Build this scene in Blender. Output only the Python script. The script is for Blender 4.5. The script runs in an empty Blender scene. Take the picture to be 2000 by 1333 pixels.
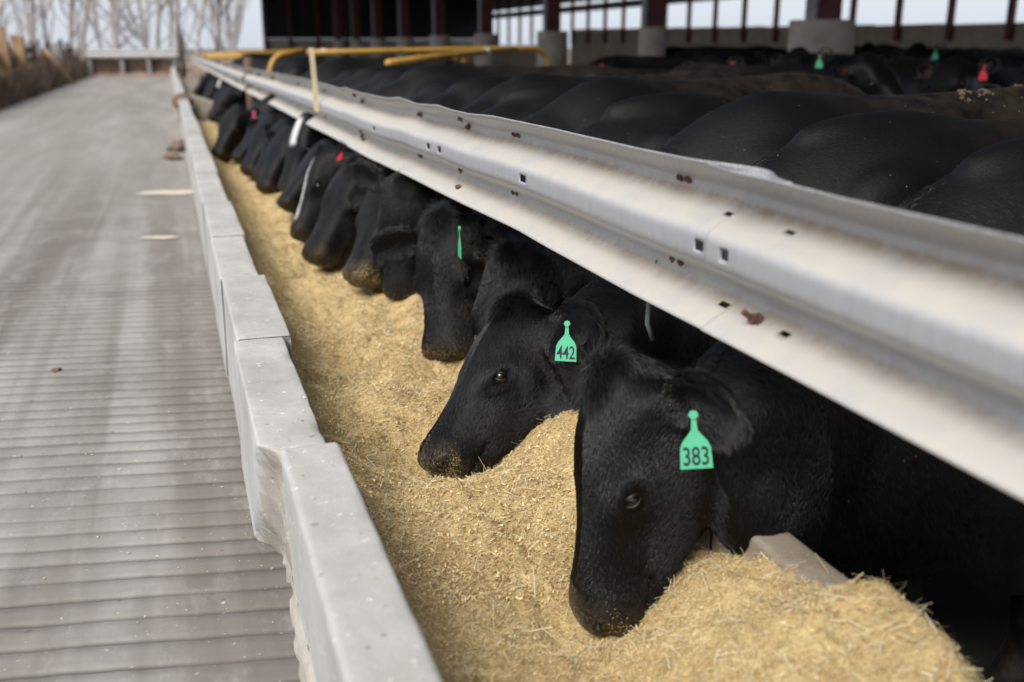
import bpy, bmesh, math, random
import numpy as np
from mathutils import Vector, Matrix
random.seed(7)
rng = np.random.default_rng(11)
scene = bpy.context.scene
COL = scene.collection
rad = math.radians

# ------------------------------------------------------------------ camera
PITCH, YAW = rad(16.46), rad(18.42)
cam_d = bpy.data.cameras.new('camera')
cam_d.lens = 35.0; cam_d.sensor_width = 36.0; cam_d.clip_end = 2000; cam_d.clip_start = 0.05
cam_d.dof.use_dof = True
cam_d.dof.focus_distance = 2.62
cam_d.dof.aperture_fstop = 2.0
cam_d.dof.aperture_blades = 9
cam = bpy.data.objects.new('camera', cam_d); COL.objects.link(cam)
CAM = np.array([0, 0, 1.25])
cam.location = CAM
cam.rotation_euler = (math.pi/2-PITCH, 0, -YAW)
scene.camera = cam

# ------------------------------------------------------------------ sky and sun
SUN_EL, SUN_AZ = rad(48), rad(-128)      # azimuth measured from +Y towards +X
world = bpy.data.worlds.new('World'); scene.world = world; world.use_nodes = True
wn, wl = world.node_tree.nodes, world.node_tree.links
wn.clear()
wout = wn.new('ShaderNodeOutputWorld'); bg = wn.new('ShaderNodeBackground')
sky = wn.new('ShaderNodeTexSky'); sky.sky_type = 'NISHITA'; sky.sun_disc = False
sky.sun_elevation = SUN_EL; sky.sun_rotation = SUN_AZ
sky.air_density = 1.0; sky.dust_density = 3.0; sky.ozone_density = 1.0
mixw = wn.new('ShaderNodeMix'); mixw.data_type = 'RGBA'
mixw.inputs[0].default_value = 0.72
mixw.inputs[7].default_value = (5.2, 5.55, 6.25, 1)      # even veil of thin cloud
wl.new(sky.outputs[0], mixw.inputs[6]); wl.new(mixw.outputs[2], bg.inputs[0])
bg.inputs[1].default_value = 0.1
wl.new(bg.outputs[0], wout.inputs[0])
sun_d = bpy.data.lights.new('sun', 'SUN'); sun_d.energy = 2.1; sun_d.angle = rad(30); sun_d.color = (1, .95, .88)
sun = bpy.data.objects.new('sun', sun_d); COL.objects.link(sun)
sd = Vector((math.sin(SUN_AZ)*math.cos(SUN_EL), math.cos(SUN_AZ)*math.cos(SUN_EL), math.sin(SUN_EL)))
sun.rotation_euler = sd.to_track_quat('Z', 'Y').to_euler(); sun.location = (0, 0, 20)
vs = scene.view_settings
vs.view_transform = 'Standard'; vs.look = 'None'; vs.gamma = 1; vs.use_curve_mapping = False
vs.exposure = 0.78
scene.render.engine = 'CYCLES'
scene.cycles.use_denoising = True
scene.cycles.max_bounces = 8

# ------------------------------------------------------------------ helpers
def tag(o, label=None, cat=None, group=None, kind=None):
    if label: o['label'] = label
    if cat: o['category'] = cat
    if group: o['group'] = group
    if kind: o['kind'] = kind
    return o

def empty(name, loc=(0, 0, 0), rz=0.0):
    o = bpy.data.objects.new(name, None); COL.objects.link(o)
    o.location = loc; o.rotation_euler = (0, 0, rz); o.empty_display_size = .1
    return o

def link(name, me, mat=None, parent=None, smooth=False):
    o = bpy.data.objects.new(name, me); COL.objects.link(o)
    if mat is not None and len(me.materials) == 0: me.materials.append(mat)
    if parent is not None: o.parent = parent
    if smooth:
        me.polygons.foreach_set('use_smooth', [True]*len(me.polygons))
    return o

def mesh_np(name, V, F):
    """V (n,3), F list of faces or int array (m,k)"""
    me = bpy.data.meshes.new(name)
    V = np.asarray(V, np.float32)
    if isinstance(F, np.ndarray):
        m, k = F.shape
        me.vertices.add(len(V)); me.vertices.foreach_set('co', V.ravel())
        me.loops.add(m*k); me.loops.foreach_set('vertex_index', F.astype(np.int32).ravel())
        me.polygons.add(m)
        me.polygons.foreach_set('loop_start', np.arange(0, m*k, k, dtype=np.int32))
        me.update(calc_edges=True)
    else:
        me.from_pydata(V.tolist(), [], F); me.update()
    return me

def grid_faces(nr, nc, wrap=False):
    r = np.arange(nr-1)[:, None]; c = np.arange(nc if wrap else nc-1)[None, :]
    a = r*nc+c; b = r*nc+(c+1) % nc
    return np.stack([a, b, b+nc, a+nc], -1).reshape(-1, 4)

def set_color(me, name, cols, domain='POINT'):
    at = me.attributes.new(name, 'FLOAT_COLOR', domain)
    cols = np.asarray(cols, np.float32)
    if cols.shape[1] == 3: cols = np.hstack([cols, np.ones((len(cols), 1), np.float32)])
    at.data.foreach_set('color', cols.ravel())

def hash2(i, j, seed):
    h = (i*374761393 + j*668265263 + seed*1274126177) & 0xffffffff
    h = ((h ^ (h >> 13))*1274126177) & 0xffffffff
    return ((h ^ (h >> 16)) & 0xffffff)/float(0xffffff)

def vnoise(x, y, seed=0):
    x = np.asarray(x, float); y = np.asarray(y, float)
    i = np.floor(x).astype(np.int64); j = np.floor(y).astype(np.int64)
    u = x-i; v = y-j; u = u*u*(3-2*u); v = v*v*(3-2*v)
    a = hash2(i, j, seed); b = hash2(i+1, j, seed); c = hash2(i, j+1, seed); d = hash2(i+1, j+1, seed)
    return (a*(1-u)+b*u)*(1-v)+(c*(1-u)+d*u)*v-.5

def fbm(x, y, seed=0, oct=3):
    s = 0; a = 1.0
    for k in range(oct):
        s = s+a*vnoise(x*2**k+k*17.3, y*2**k-k*9.1, seed+k); a *= .5
    return s

def sstep(a, b, x):
    t = np.clip((np.asarray(x, float)-a)/(b-a), 0, 1); return t*t*(3-2*t)

class MB:
    """collects boxes, tubes and prisms into one mesh"""
    def __init__(s): s.V = []; s.F = []
    def add(s, V, F):
        n = len(s.V); s.V.extend([tuple(v) for v in V]); s.F.extend([tuple(i+n for i in f) for f in F]); return s
    def box(s, x0, x1, y0, y1, z0, z1, M=None):
        V = [(x, y, z) for z in (z0, z1) for y in (y0, y1) for x in (x0, x1)]
        if M is not None: V = [M @ Vector(v) for v in V]
        return s.add(V, [(0, 2, 3, 1), (4, 5, 7, 6), (0, 1, 5, 4), (2, 6, 7, 3), (0, 4, 6, 2), (1, 3, 7, 5)])
    def tube(s, P, R, n=8, cap=True):
        P = [Vector(p) for p in P]
        if not hasattr(R, '__len__'): R = [R]*len(P)
        up = None; V = []
        for k, p in enumerate(P):
            t = (P[min(k+1, len(P)-1)]-P[max(k-1, 0)]).normalized()
            if up is None: up = t.orthogonal().normalized()
            up = (up-t*up.dot(t)).normalized(); sd_ = t.cross(up)
            for i in range(n):
                a = 2*math.pi*i/n; V.append(p+(up*math.cos(a)+sd_*math.sin(a))*R[k])
        F = [(k*n+i, k*n+(i+1) % n, (k+1)*n+(i+1) % n, (k+1)*n+i) for k in range(len(P)-1) for i in range(n)]
        if cap: F += [tuple(range(n))[::-1], tuple((len(P)-1)*n+i for i in range(n))]
        return s.add(V, F)
    def prism(s, poly, z0, z1, M=None):
        n = len(poly)
        V = [(x, y, z0) for x, y in poly]+[(x, y, z1) for x, y in poly]
        if M is not None: V = [M @ Vector(v) for v in V]
        F = [tuple(range(n))[::-1], tuple(range(n, 2*n))]+[(i, (i+1) % n, n+(i+1) % n, n+i) for i in range(n)]
        return s.add(V, F)
    def build(s, name, mat, parent=None, smooth=False, bevel=0):
        me = bpy.data.meshes.new(name); me.from_pydata([tuple(v) for v in s.V], [], s.F); me.update()
        if bevel:
            bm = bmesh.new(); bm.from_mesh(me)
            bmesh.ops.bevel(bm, geom=bm.edges[:], offset=bevel, segments=2, profile=.5, affect='EDGES')
            bm.to_mesh(me); bm.free()
        return link(name, me, mat, parent, smooth)

# ------------------------------------------------------------------ materials
def mat_new(name, rough=.8, metal=0.0, spec=.5):
    m = bpy.data.materials.new(name); m.use_nodes = True
    nt = m.node_tree; b = nt.nodes['Principled BSDF']
    b.inputs['Roughness'].default_value = rough; b.inputs['Metallic'].default_value = metal
    b.inputs['Specular IOR Level'].default_value = spec
    return m, nt, b

def N(nt, t, **kw):
    n = nt.nodes.new(t)
    for k, v in kw.items():
        if isinstance(k, str) and hasattr(n, k): setattr(n, k, v)
        else: n.inputs[k].default_value = v
    return n

def coords(nt, scale=(1, 1, 1), kind='Object', rot=(0, 0, 0)):
    tc = N(nt, 'ShaderNodeTexCoord'); mp = N(nt, 'ShaderNodeMapping')
    mp.inputs['Scale'].default_value = scale; mp.inputs['Rotation'].default_value = rot
    nt.links.new(tc.outputs[kind], mp.inputs[0]); return mp.outputs[0]

def noise(nt, vec, scale, detail=6, rough=.6, dist=0.0):
    n = N(nt, 'ShaderNodeTexNoise'); n.inputs['Scale'].default_value = scale
    n.inputs['Detail'].default_value = detail; n.inputs['Roughness'].default_value = rough
    n.inputs['Distortion'].default_value = dist
    if vec is not None: nt.links.new(vec, n.inputs['Vector'])
    return n.outputs['Fac']

def ramp(nt, fac, stops):
    r = N(nt, 'ShaderNodeValToRGB'); e = r.color_ramp.elements
    while len(e) > 1: e.remove(e[-1])
    e[0].position = stops[0][0]; c = stops[0][1]; e[0].color = (*c, 1) if len(c) == 3 else c
    for p, c in stops[1:]:
        x = e.new(p); x.color = (*c, 1) if len(c) == 3 else c
    nt.links.new(fac, r.inputs[0]); return r.outputs['Color']

def g(v): return (v, v, v)

def mix(nt, fac, a, b, mode='MIX'):
    n = N(nt, 'ShaderNodeMix'); n.data_type = 'RGBA'; n.blend_type = mode
    for sock, v in ((n.inputs[0], fac), (n.inputs[6], a), (n.inputs[7], b)):
        if hasattr(v, 'is_linked'): nt.links.new(v, sock)
        elif isinstance(v, (int, float)): sock.default_value = v if sock is n.inputs[0] else (v, v, v, 1)
        else: sock.default_value = (*v, 1) if len(v) == 3 else v
    return n.outputs[2]

def bump(nt, b, fac, strength=.3, dist=.01, prev=None):
    n = N(nt, 'ShaderNodeBump'); n.inputs['Strength'].default_value = strength; n.inputs['Distance'].default_value = dist
    nt.links.new(fac, n.inputs['Height'])
    if prev is not None: nt.links.new(prev, n.inputs['Normal'])
    nt.links.new(n.outputs[0], b.inputs['Normal']); return n.outputs[0]

def attr(nt, name, out='Color'):
    a = N(nt, 'ShaderNodeAttribute'); a.attribute_name = name; return a.outputs[out]

def sep(nt, col):
    s = N(nt, 'ShaderNodeSeparateColor'); nt.links.new(col, s.inputs[0]); return s.outputs

def simple(name, col, rough=.7, metal=0.0, var=.25, scale=8.0, bmp=.15):
    m, nt, b = mat_new(name, rough, metal)
    v = coords(nt)
    f = noise(nt, v, scale, 8)
    lo = tuple(c*(1-var) for c in col); hi = tuple(min(1, c*(1+var)) for c in col)
    nt.links.new(ramp(nt, f, [(.3, lo), (.7, hi)]), b.inputs['Base Color'])
    if bmp: bump(nt, b, noise(nt, v, scale*6, 6), bmp, .01)
    return m

def mat_concrete(name, lo, hi, dirt, speck=True, rough=.85):
    m, nt, b = mat_new(name, rough, 0, .3)
    v = coords(nt)
    c = ramp(nt, noise(nt, v, 3.0, 8, .65), [(.3, lo), (.7, hi)])
    c = mix(nt, ramp(nt, noise(nt, v, 1.1, 6, .7), [(.52, g(0)), (.75, g(.55))]), c, dirt)
    if speck:
        c = mix(nt, ramp(nt, noise(nt, v, 45, 3, .5), [(.67, g(0)), (.70, g(.7))]), c, tuple(min(1, x*1.4) for x in hi))
        c = mix(nt, ramp(nt, noise(nt, v, 38, 2, .5), [(.27, g(.6)), (.31, g(0))]), c, tuple(x*.5 for x in lo))
        c = mix(nt, ramp(nt, noise(nt, v, 300, 3, .6), [(.60, g(0)), (.66, g(.5))]), c, tuple(x*.6 for x in lo))
        c = mix(nt, ramp(nt, noise(nt, v, 9, 9, .75), [(.5, g(0)), (.72, g(.5))]), c, (.36, .33, .28))
        vo = N(nt, 'ShaderNodeTexVoronoi'); vo.inputs['Scale'].default_value = 26; nt.links.new(v, vo.inputs['Vector'])
        c = mix(nt, ramp(nt, vo.outputs['Distance'], [(.07, g(.8)), (.12, g(0))]), c, (.42, .34, .2))
    nt.links.new(c, b.inputs['Base Color'])
    n1 = bump(nt, b, noise(nt, v, 12, 6, .6), .25, .012)
    bump(nt, b, noise(nt, v, 160, 6, .7), .35, .0025, n1)
    return m

M = {}
M['curb'] = mat_concrete('curb_concrete', (.36, .35, .33), (.54, .53, .51), (.30, .265, .22))
M['rearwall'] = mat_concrete('bunk_wall_concrete', (.19, .16, .12), (.31, .27, .215), (.24, .18, .10))
M['pier'] = mat_concrete('pier_concrete', (.32, .285, .24), (.48, .43, .37), (.26, .20, .14), False)
M['backwall'] = mat_concrete('back_wall_concrete', (.30, .255, .19), (.44, .385, .30), (.24, .18, .12), False)
M['rough'] = mat_concrete('broken_concrete', (.30, .26, .21), (.5, .48, .44), (.24, .16, .10))
M['red_steel'] = simple('red_primer_steel', (.105, .022, .022), .55, .2, .3, 6, .1)
M['grey_steel'] = simple('grey_flange_steel', (.2, .19, .2), .5, .4, .3, 6, .1)
M['roof'] = simple('dark_roof_sheet', (.03, .031, .035), .6, .1, .3, 2, 0)
M['siding'] = simple('grey_wall_sheet', (.20, .20, .22), .6, .3, .25, 2, 0)
M['darkboard'] = simple('dark_board', (.010, .010, .012), .8, 0, .4, 2, 0)
M['yellow'] = simple('yellow_pipe_paint', (.46, .26, .05), .5, 0, .25, 6, .1)
M['white_band'] = simple('white_tape', (.7, .7, .68), .6, 0, .1, 6, 0)
M['lath'] = simple('pale_wood_lath', (.62, .52, .33), .7, 0, .2, 20, .2)
M['lumber'] = simple('weathered_tan_lumber', (.36, .23, .125), .8, 0, .4, 5, .2)
M['oldwood'] = simple('old_dark_wood', (.085, .062, .05), .85, 0, .5, 6, .3)
M['greywood'] = simple('grey_weathered_wood', (.30, .29, .27), .85, 0, .3, 6, .3)
M['bark'] = simple('bare_tree_bark', (.40, .375, .36), .9, 0, .3, 4, .3)
M['dirt'] = simple('brown_dirt', (.13, .09, .066), .95, 0, .5, 1.5, .5)
M['brush'] = simple('dry_brush', (.12, .085, .06), .9, 0, .5, 6, 0)
M['rust'] = simple('rusty_bolt', (.16, .085, .055), .8, .3, .4, 60, .3)
M['rust_post'] = simple('rusty_post', (.13, .078, .065), .8, .2, .4, 12, .3)
M['pale_rail'] = simple('pale_far_rail', (.62, .62, .62), .5, .2, .1, 2, 0)
M['pen'] = simple('pen_manure_floor', (.014, .011, .008), .9, 0, .5, 2.5, .6)
M['crumb'] = simple('feed_crumbs', (.45, .33, .14), .9, 0, .4, 90, .3)
M['clod'] = simple('dry_manure_clod', (.17, .12, .08), .95, 0, .45, 40, .6)

# ------------------------------------------------------------------ ground, road
def mat_road():
    m, nt, b = mat_new('road_concrete', .8, 0, .35)
    v = coords(nt)
    # long wheel-polished bands along the road
    vb = coords(nt, (1, .03, 1))
    band = noise(nt, vb, 3.4, 4, .55, .3)
    c = ramp(nt, band, [(.34, (.165, .145, .127)), (.5, (.225, .204, .184)), (.62, (.33, .312, .292))])
    blot = noise(nt, v, 1.7, 8, .7)
    c = mix(nt, ramp(nt, blot, [(.42, g(0)), (.7, g(.6))]), c, (.125, .110, .097))
    pal = noise(nt, coords(nt, (1, .35, 1)), 6, 8, .75)
    c = mix(nt, ramp(nt, pal, [(.52, g(0)), (.70, g(.55))]), c, (.37, .36, .35))
    c = mix(nt, ramp(nt, noise(nt, v, 60, 2, .5), [(.70, g(0)), (.74, g(.7))]), c, (.55, .53, .48))
    c = mix(nt, ramp(nt, noise(nt, v, 33, 2, .5), [(.25, g(.7)), (.29, g(0))]), c, (.14, .12, .105))
    # packed dirt takes over in the distance
    sx = N(nt, 'ShaderNodeSeparateXYZ'); nt.links.new(v, sx.inputs[0])
    mr = N(nt, 'ShaderNodeMapRange'); mr.inputs[1].default_value = 7; mr.inputs[2].default_value = 13
    nt.links.new(sx.outputs[1], mr.inputs[0])
    far = ramp(nt, noise(nt, coords(nt, (1, .12, 1)), 1.6, 7, .65), [(.3, (.20, .180, .155)), (.52, (.265, .245, .218)), (.7, (.34, .328, .308))])
    c = mix(nt, mr.outputs[0], c, far)
    gr = attr(nt, 'groove', 'Fac')
    c = mix(nt, gr, c, (.038, .031, .026))
    nt.links.new(c, b.inputs['Base Color'])
    n1 = bump(nt, b, noise(nt, v, 25, 8, .65), .25, .008)
    bump(nt, b, noise(nt, v, 220, 4, .7), .4, .002, n1)
    return m
M['road'] = mat_road()

def build_road():
    xs = np.concatenate([np.linspace(-4.6, -1.4, 22), np.linspace(-1.36, .20, 66)])
    ys, gv = [], []
    y = .35
    while y < 11.0:
        sp = .094+.006*math.sin(y*7.1)+.004*math.sin(y*23)
        w = .0048
        for dy, gg in ((-.040, 0), (-w-.004, .05), (-w*.6, 1), (w*.6, 1), (w+.004, .05), (.03, 0)):
            ys.append(y+dy); gv.append(gg)
        y += sp
    yf = np.concatenate([np.linspace(11.05, 20, 40), np.linspace(20.5, 70, 60)])
    ys = np.concatenate([ys, yf]); gv = np.concatenate([gv, np.zeros(len(yf))])
    X, Y = np.meshgrid(xs, ys); G = np.repeat(gv[:, None], len(xs), 1)
    fade = sstep(11.2, 8.2, Y)
    Gi = G*fade*np.clip(.85+.9*vnoise(X*5, Y*9, 5)+1.2*vnoise(X*1.7, Y*1.1, 15), .12, 1)
    Z = -.010*Gi+.004*fbm(X*1.5, Y*1.5, 3)+.0012*vnoise(X*30, Y*30, 8)
    Yo = Y-.19*X*sstep(12, 9, Y)+(.006*vnoise(X*6, Y*9.0, 21)+.003*vnoise(X*25, Y*9, 22))*fade
    V = np.stack([X, Yo, Z], -1).reshape(-1, 3)
    me = mesh_np('road', V, grid_faces(len(ys), len(xs)))
    a = me.attributes.new('groove', 'FLOAT', 'POINT'); a.data.foreach_set('value', (Gi.ravel()*.95).astype(np.float32))
    tag(link('road', me, M['road'], None, False), kind='structure')
build_road()

def patch(name, x0, x1, y, w, seed, label):  # thin pale sheet painted as sunlight falling through the kerb joints
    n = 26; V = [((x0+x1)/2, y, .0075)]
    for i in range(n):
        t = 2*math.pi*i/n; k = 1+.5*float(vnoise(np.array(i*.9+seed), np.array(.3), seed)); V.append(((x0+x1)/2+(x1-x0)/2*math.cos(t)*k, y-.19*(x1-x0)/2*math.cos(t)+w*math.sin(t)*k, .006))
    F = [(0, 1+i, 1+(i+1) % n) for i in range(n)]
    tag(link(name, mesh_np(name, V, F), M['sunstreak']), label, 'feed spill')
M['sunstreak'] = simple('painted_sunlight', (.56, .50, .40), .9, 0, .25, 30, .3)
patch('sun_streak', -.34, .14, 9.4, .16, 4, 'longer pale streak of painted sunlight across the road beside the kerb')
patch('sun_streak', -.29, -.02, 7.12, .06, 9, 'shorter pale streak of painted sunlight on the road, nearer the camera')
def build_ground():
    xs = np.concatenate([np.linspace(-400, -30, 8), np.linspace(-25, 60, 40), np.linspace(70, 400, 8)])
    ys = np.concatenate([np.linspace(-40, -4, 5), np.linspace(0, 120, 60), np.linspace(140, 900, 10)])
    X, Y = np.meshgrid(xs, ys)
    Z = -.28+.10*fbm(X*.3, Y*.3, 4)*(np.abs(X) > 0)
    V = np.stack([X, Y, Z], -1).reshape(-1, 3)
    tag(link('ground', mesh_np('ground', V, grid_faces(len(ys), len(xs))), M['dirt'], None, True), kind='structure')
    # pen floor behind the bunk
    xs = np.linspace(1.10, 20, 90); ys = np.linspace(-2, 66, 150)
    X, Y = np.meshgrid(xs, ys); Z = -.2+.05*fbm(X*1.2, Y*1.2, 6)+.018*np.clip(X-4, 0, 8)
    V = np.stack([X, Y, Z], -1).reshape(-1, 3)
    tag(link('pen_floor', mesh_np('pen_floor', V, grid_faces(len(ys), len(xs))), M['pen'], None, True), kind='structure')
build_ground()

# ------------------------------------------------------------------ feed bunk
bunk = tag(empty('feed_bunk', (0, 0, 0)), 'long concrete feed bunk with pale kerb blocks beside the road', 'feed bunk')

def concrete_block(name, x0, x1, y0, y1, z0, z1, mat, seed, r=.012, chips=0.0, cell=.02, rough_near=0.0, lean=.006):
    """rounded, slightly uneven block: rings of a rounded rectangle swept along y"""
    n = max(3, int((y1-y0)/cell)); ys = np.linspace(y0, y1, n)
    ys = np.concatenate([[y0, y0+.004], ys[1:-1], [y1-.004, y1]])
    prof = []
    w, h = x1-x0, z1-z0
    k = 4
    for (cx_, cz_, a0) in ((x1-r, z1-r, 0), (x0+r, z1-r, 90)):
        for i in range(k+1):
            a = rad(a0+90*i/k); prof.append((cx_+r*math.cos(a), cz_+r*math.sin(a)))
        if a0 == 0:
            for t in np.linspace(0, 1, 8)[1:-1]: prof.append((x1-r+(x0-x1+2*r)*t, z1))
    for t in np.linspace(0, 1, 9)[1:]: prof.append((x0-lean*t, z1-r-(h-r)*t))
    for t in np.linspace(0, 1, 9)[:-1]: prof.append((x1, z0+(h-r)*t))
    P = np.array(prof); m = len(P)
    Yg = np.repeat(ys[:, None], m, 1); Xg = np.repeat(P[None, :, 0], len(ys), 0); Zg = np.repeat(P[None, :, 1], len(ys), 0)
    cxm, czm = (x0+x1)/2, (z0+z1)/2
    s = np.arange(m)[None, :]*.7
    d = .0025*vnoise(Yg*2.5, s*.25, seed)+.002*vnoise(Yg*14, s, seed+1)
    edge = np.exp(-((np.abs(Xg-x0)+np.abs(Zg-z1))/.02)**2)+np.exp(-((np.abs(Xg-x1)+np.abs(Zg-z1))/.02)**2)
    chip = np.clip(vnoise(Yg*11, s*.12, seed+3)-.22, 0, 1)*chips
    end = np.exp(-np.minimum(Yg-y0, y1-Yg)/.006)*.004
    rn = np.zeros_like(Yg)
    if rough_near:
        lim = y0+.05+.36*(z1-Zg)/h+.10*vnoise(Zg*16, Yg*3, seed+4)+.05*vnoise(Zg*45, Yg*20, seed+6)
        rn = rough_near*np.clip((lim-Yg)/.07, 0, 1)*(1+.5*vnoise(Yg*30, Zg*30, seed+5)+.35*vnoise(Yg*80, Zg*80, seed+7))
    sh = -d-end-chip*edge*.05
    dirx = Xg-cxm; dirz = (Zg-czm)*.6; ln = np.hypot(dirx, dirz)+1e-6
    Xg = Xg+dirx/ln*(sh)+rn*sstep(cxm, x0+.02, Xg); Zg = Zg+dirz/ln*sh
    V = np.stack([Xg, Yg, Zg], -1).reshape(-1, 3)
    F = [tuple(f) for f in grid_faces(len(ys), m, True)]
    F += [tuple(range(m)), tuple((len(ys)-1)*m+i for i in range(m))[::-1]]
    me = mesh_np(name, V, F)
    if rough_near:
        me.materials.append(mat); me.materials.append(M['rough']); rv = (rn*sstep(cxm, x0+.02, Xg)).ravel()
        for pl in me.polygons:
            if len(pl.vertices) == 4 and np.mean(rv[list(pl.vertices)]) > .012: pl.material_index = 1
    return link(name, me, mat, bunk, True)

blocks = [(.30, 2.10, .157, .291, .402, 0), (2.078, 3.004, .112, .262, .400, 1), (3.006, 3.905, .122, .286, .402, 0),
          (3.908, 4.82, .116, .264, .397, 0), (4.823, 5.95, .12, .275, .40, 0), (5.953, 7.408, .115, .262, .398, 0), (7.41, 9.0, .12, .272, .40, 0),
          (9.01, 11.0, .116, .266, .398, 0), (11.01, 13.2, .12, .272, .40, 0), (13.21, 15.6, .118, .262, .398, 0), (15.61, 18.2, .12, .27, .40, 0)]
for i, (y0, y1, x0, x1, zt, ch) in enumerate(blocks):
    concrete_block('kerb_block', x0, x1, y0, y1, -.05, zt, M['curb'], 30+i*5, .014 if i == 0 else .008,
                   (.3 if i == 1 else .2) if i else .2, (.008 if ch else .02) if i < 5 else .06, .066 if ch else 0, -.012 if i == 0 else .006)
for i in range(11):
    y0 = 18.6+i*2.7
    concrete_block('kerb_block', .10, .27, y0, y0+2.68, -.05, .40, M['curb'], 120+i, .012, .6, .15)
for i in range(9):
    y0 = .2+i*1.53
    concrete_block('rear_wall_section', 1.032, 1.118, y0, y0+1.52, -.25, .305, M['rearwall'], 160+i*3, .012, .3, .04, 0, 0)
for i in range(11):
    y0 = 15.0+i*3
    concrete_block('rear_wall_section', 1.032, 1.118, y0, y0+2.98, -.25, .305, M['rearwall'], 210+i*3, .022, .6, .2, 0, 0)
# slanting end wall that closes this stretch of bunk
def diag():
    a, b_ = Vector((.30, 20.2, 0)), Vector((1.0, 13.8, 0)); d = (b_-a).normalized(); n_ = Vector((-d.y, d.x, 0))
    mb = MB()
    pr = [(-.06, -.1), (.06, -.1), (.06, .39), (.05, .405), (-.05, .405), (-.06, .39)]
    V = []; L = (b_-a).length; K = 14
    for k in range(K+1):
        p = a+d*(L*k/K)
        for u, z in pr: V.append(p+n_*u+Vector((0, 0, z+.004*math.sin(k*2.3))))
    m_ = len(pr); F = [(k*m_+i, (k+1)*m_+i, (k+1)*m_+(i+1) % m_, k*m_+(i+1) % m_) for k in range(K) for i in range(m_)]
    F += [tuple(range(m_)), tuple(K*m_+i for i in range(m_))[::-1]]
    mb.add(V, F); mb.build('end_wall', M['rearwall'], bunk)
diag()
MB().box(.2, 1.06, .2, 45, -.12, .02).build('bunk_floor', M['rearwall'], bunk)
# broken concrete along the foot of the nearest block
def footing():
    ys = np.linspace(.6, 2.10, 110); m = 12
    V = []
    for y in ys:
        t = (y-.6)/1.5
        top = .03+.05*t
        out = .022+.012*math.sin(y*5)
        for j in range(m):
            u = j/(m-1)
            z = -.02+(top+.02)*u
            x = .180-(out*(1-u**4)+.012)*(1-.35*u)
            nz = .012*vnoise(np.array(y*16), np.array(u*4.), 71)+.008*vnoise(np.array(y*50), np.array(u*12.), 72)
            V.append((x+float(nz), y+float(.01*vnoise(np.array(y*30), np.array(u*9.), 73)), z+float(.02*vnoise(np.array(y*13), np.array(3.3), 75))*u))
    o = link('broken_footing', mesh_np('broken_footing', V, grid_faces(len(ys), m)), M['rough'], bunk, True)
    o['label'] = 'crumbling rough concrete along the foot of the nearest block'
footing()
# dirt lump bridging the kerb far down
def lump(name, c, r, mat, seed, parent=None, sub=3, rough=.4):
    bm = bmesh.new(); bmesh.ops.create_icosphere(bm, subdivisions=sub, radius=1)
    for v in bm.verts:
        k = 1+rough*float(vnoise(np.array(v.co.x*2.2+seed), np.array(v.co.y*2.2+v.co.z*1.7), seed))+.35*rough*float(vnoise(np.array(v.co.x*7+seed), np.array(v.co.y*7+v.co.z*6), seed+1))
        v.co = Vector((v.co.x*r[0]*k, v.co.y*r[1]*k, v.co.z*r[2]*k))+Vector(c)
    me = bpy.data.meshes.new(name); bm.to_mesh(me); bm.free()
    return link(name, me, mat, parent, True)
o = lump('dirt_clod', (.19, 18.4, .34), (.17, .22, .15), M['clod'], 3); tag(o, 'brown dirt lump lying across the kerb far down the road', 'dirt clod')

# ------------------------------------------------------------------ feed
MUZ = [(.71, 1.73, .055, .15), (.60, 2.58, .06, .15), (.84, 3.25, .12, .12), (.72, 4.3, .13, .14), (.60, 5.1, .15, .14), (.62, 6.3, .15, .15)]
def feed_h(X, Y):
    h = .125+.10*np.exp(-((X-.30)/.10)**2)+.03*sstep(.5, .9, X)
    h = h+.125*sstep(1.84, 1.38, Y)*sstep(.70, 1.02, X)+.035*sstep(1.50, 1.15, Y)*sstep(.35, .6, X)
    h = h+.03*np.exp(-((Y-2.12)/.15)**2)*sstep(.35, .65, X)+.085*np.exp(-((Y-2.25)/.22)**2)*sstep(.84, 1.02, X)+.045*np.exp(-((Y-2.95)/.12)**2)*sstep(.35, .6, X)
    h = h+.06*sstep(.8, .95, X)*sstep(1.5, 2.0, Y)
    for x, y, z, r in MUZ:
        gk = np.exp(-(((X-x)/r)**2+((Y-y)/r)**2)); h = h*(1-gk*.9)+(z-.035)*gk*.9
    h = h+.065*fbm(X*4, Y*4, 40, 2)+.024*fbm(X*12, Y*12, 44, 2)+.017*fbm(X*30, Y*30, 46, 2)
    h = h*(1-sstep(9, 15, Y)*.35)
    return h
def mat_feed():
    m, nt, b = mat_new('feed_mix', .9, 0, .15)
    v = coords(nt)
    c = ramp(nt, noise(nt, v, 90, 6, .75), [(.28, (.30, .195, .075)), (.45, (.57, .425, .205)), (.6, (.72, .58, .31)), (.75, (.82, .72, .48))])
    c = mix(nt, ramp(nt, noise(nt, v, 7, 5, .6), [(.4, g(0)), (.72, g(.6))]), c, (.27, .18, .08))
    c = mix(nt, ramp(nt, noise(nt, v, 140, 2, .5), [(.68, g(0)), (.72, g(.8))]), c, (.62, .40, .10))
    nt.links.new(c, b.inputs['Base Color'])
    n1 = bump(nt, b, noise(nt, v, 60, 6, .7), .7, .012)
    bump(nt, b, noise(nt, v, 260, 4, .7), .7, .004, n1)
    return m
M['feed'] = mat_feed()
def mat_flake():
    m, nt, b = mat_new('feed_flake', .75, 0, .3)
    nt.links.new(attr(nt, 'tint'), b.inputs['Base Color']); return m
M['flake'] = mat_flake()

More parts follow.
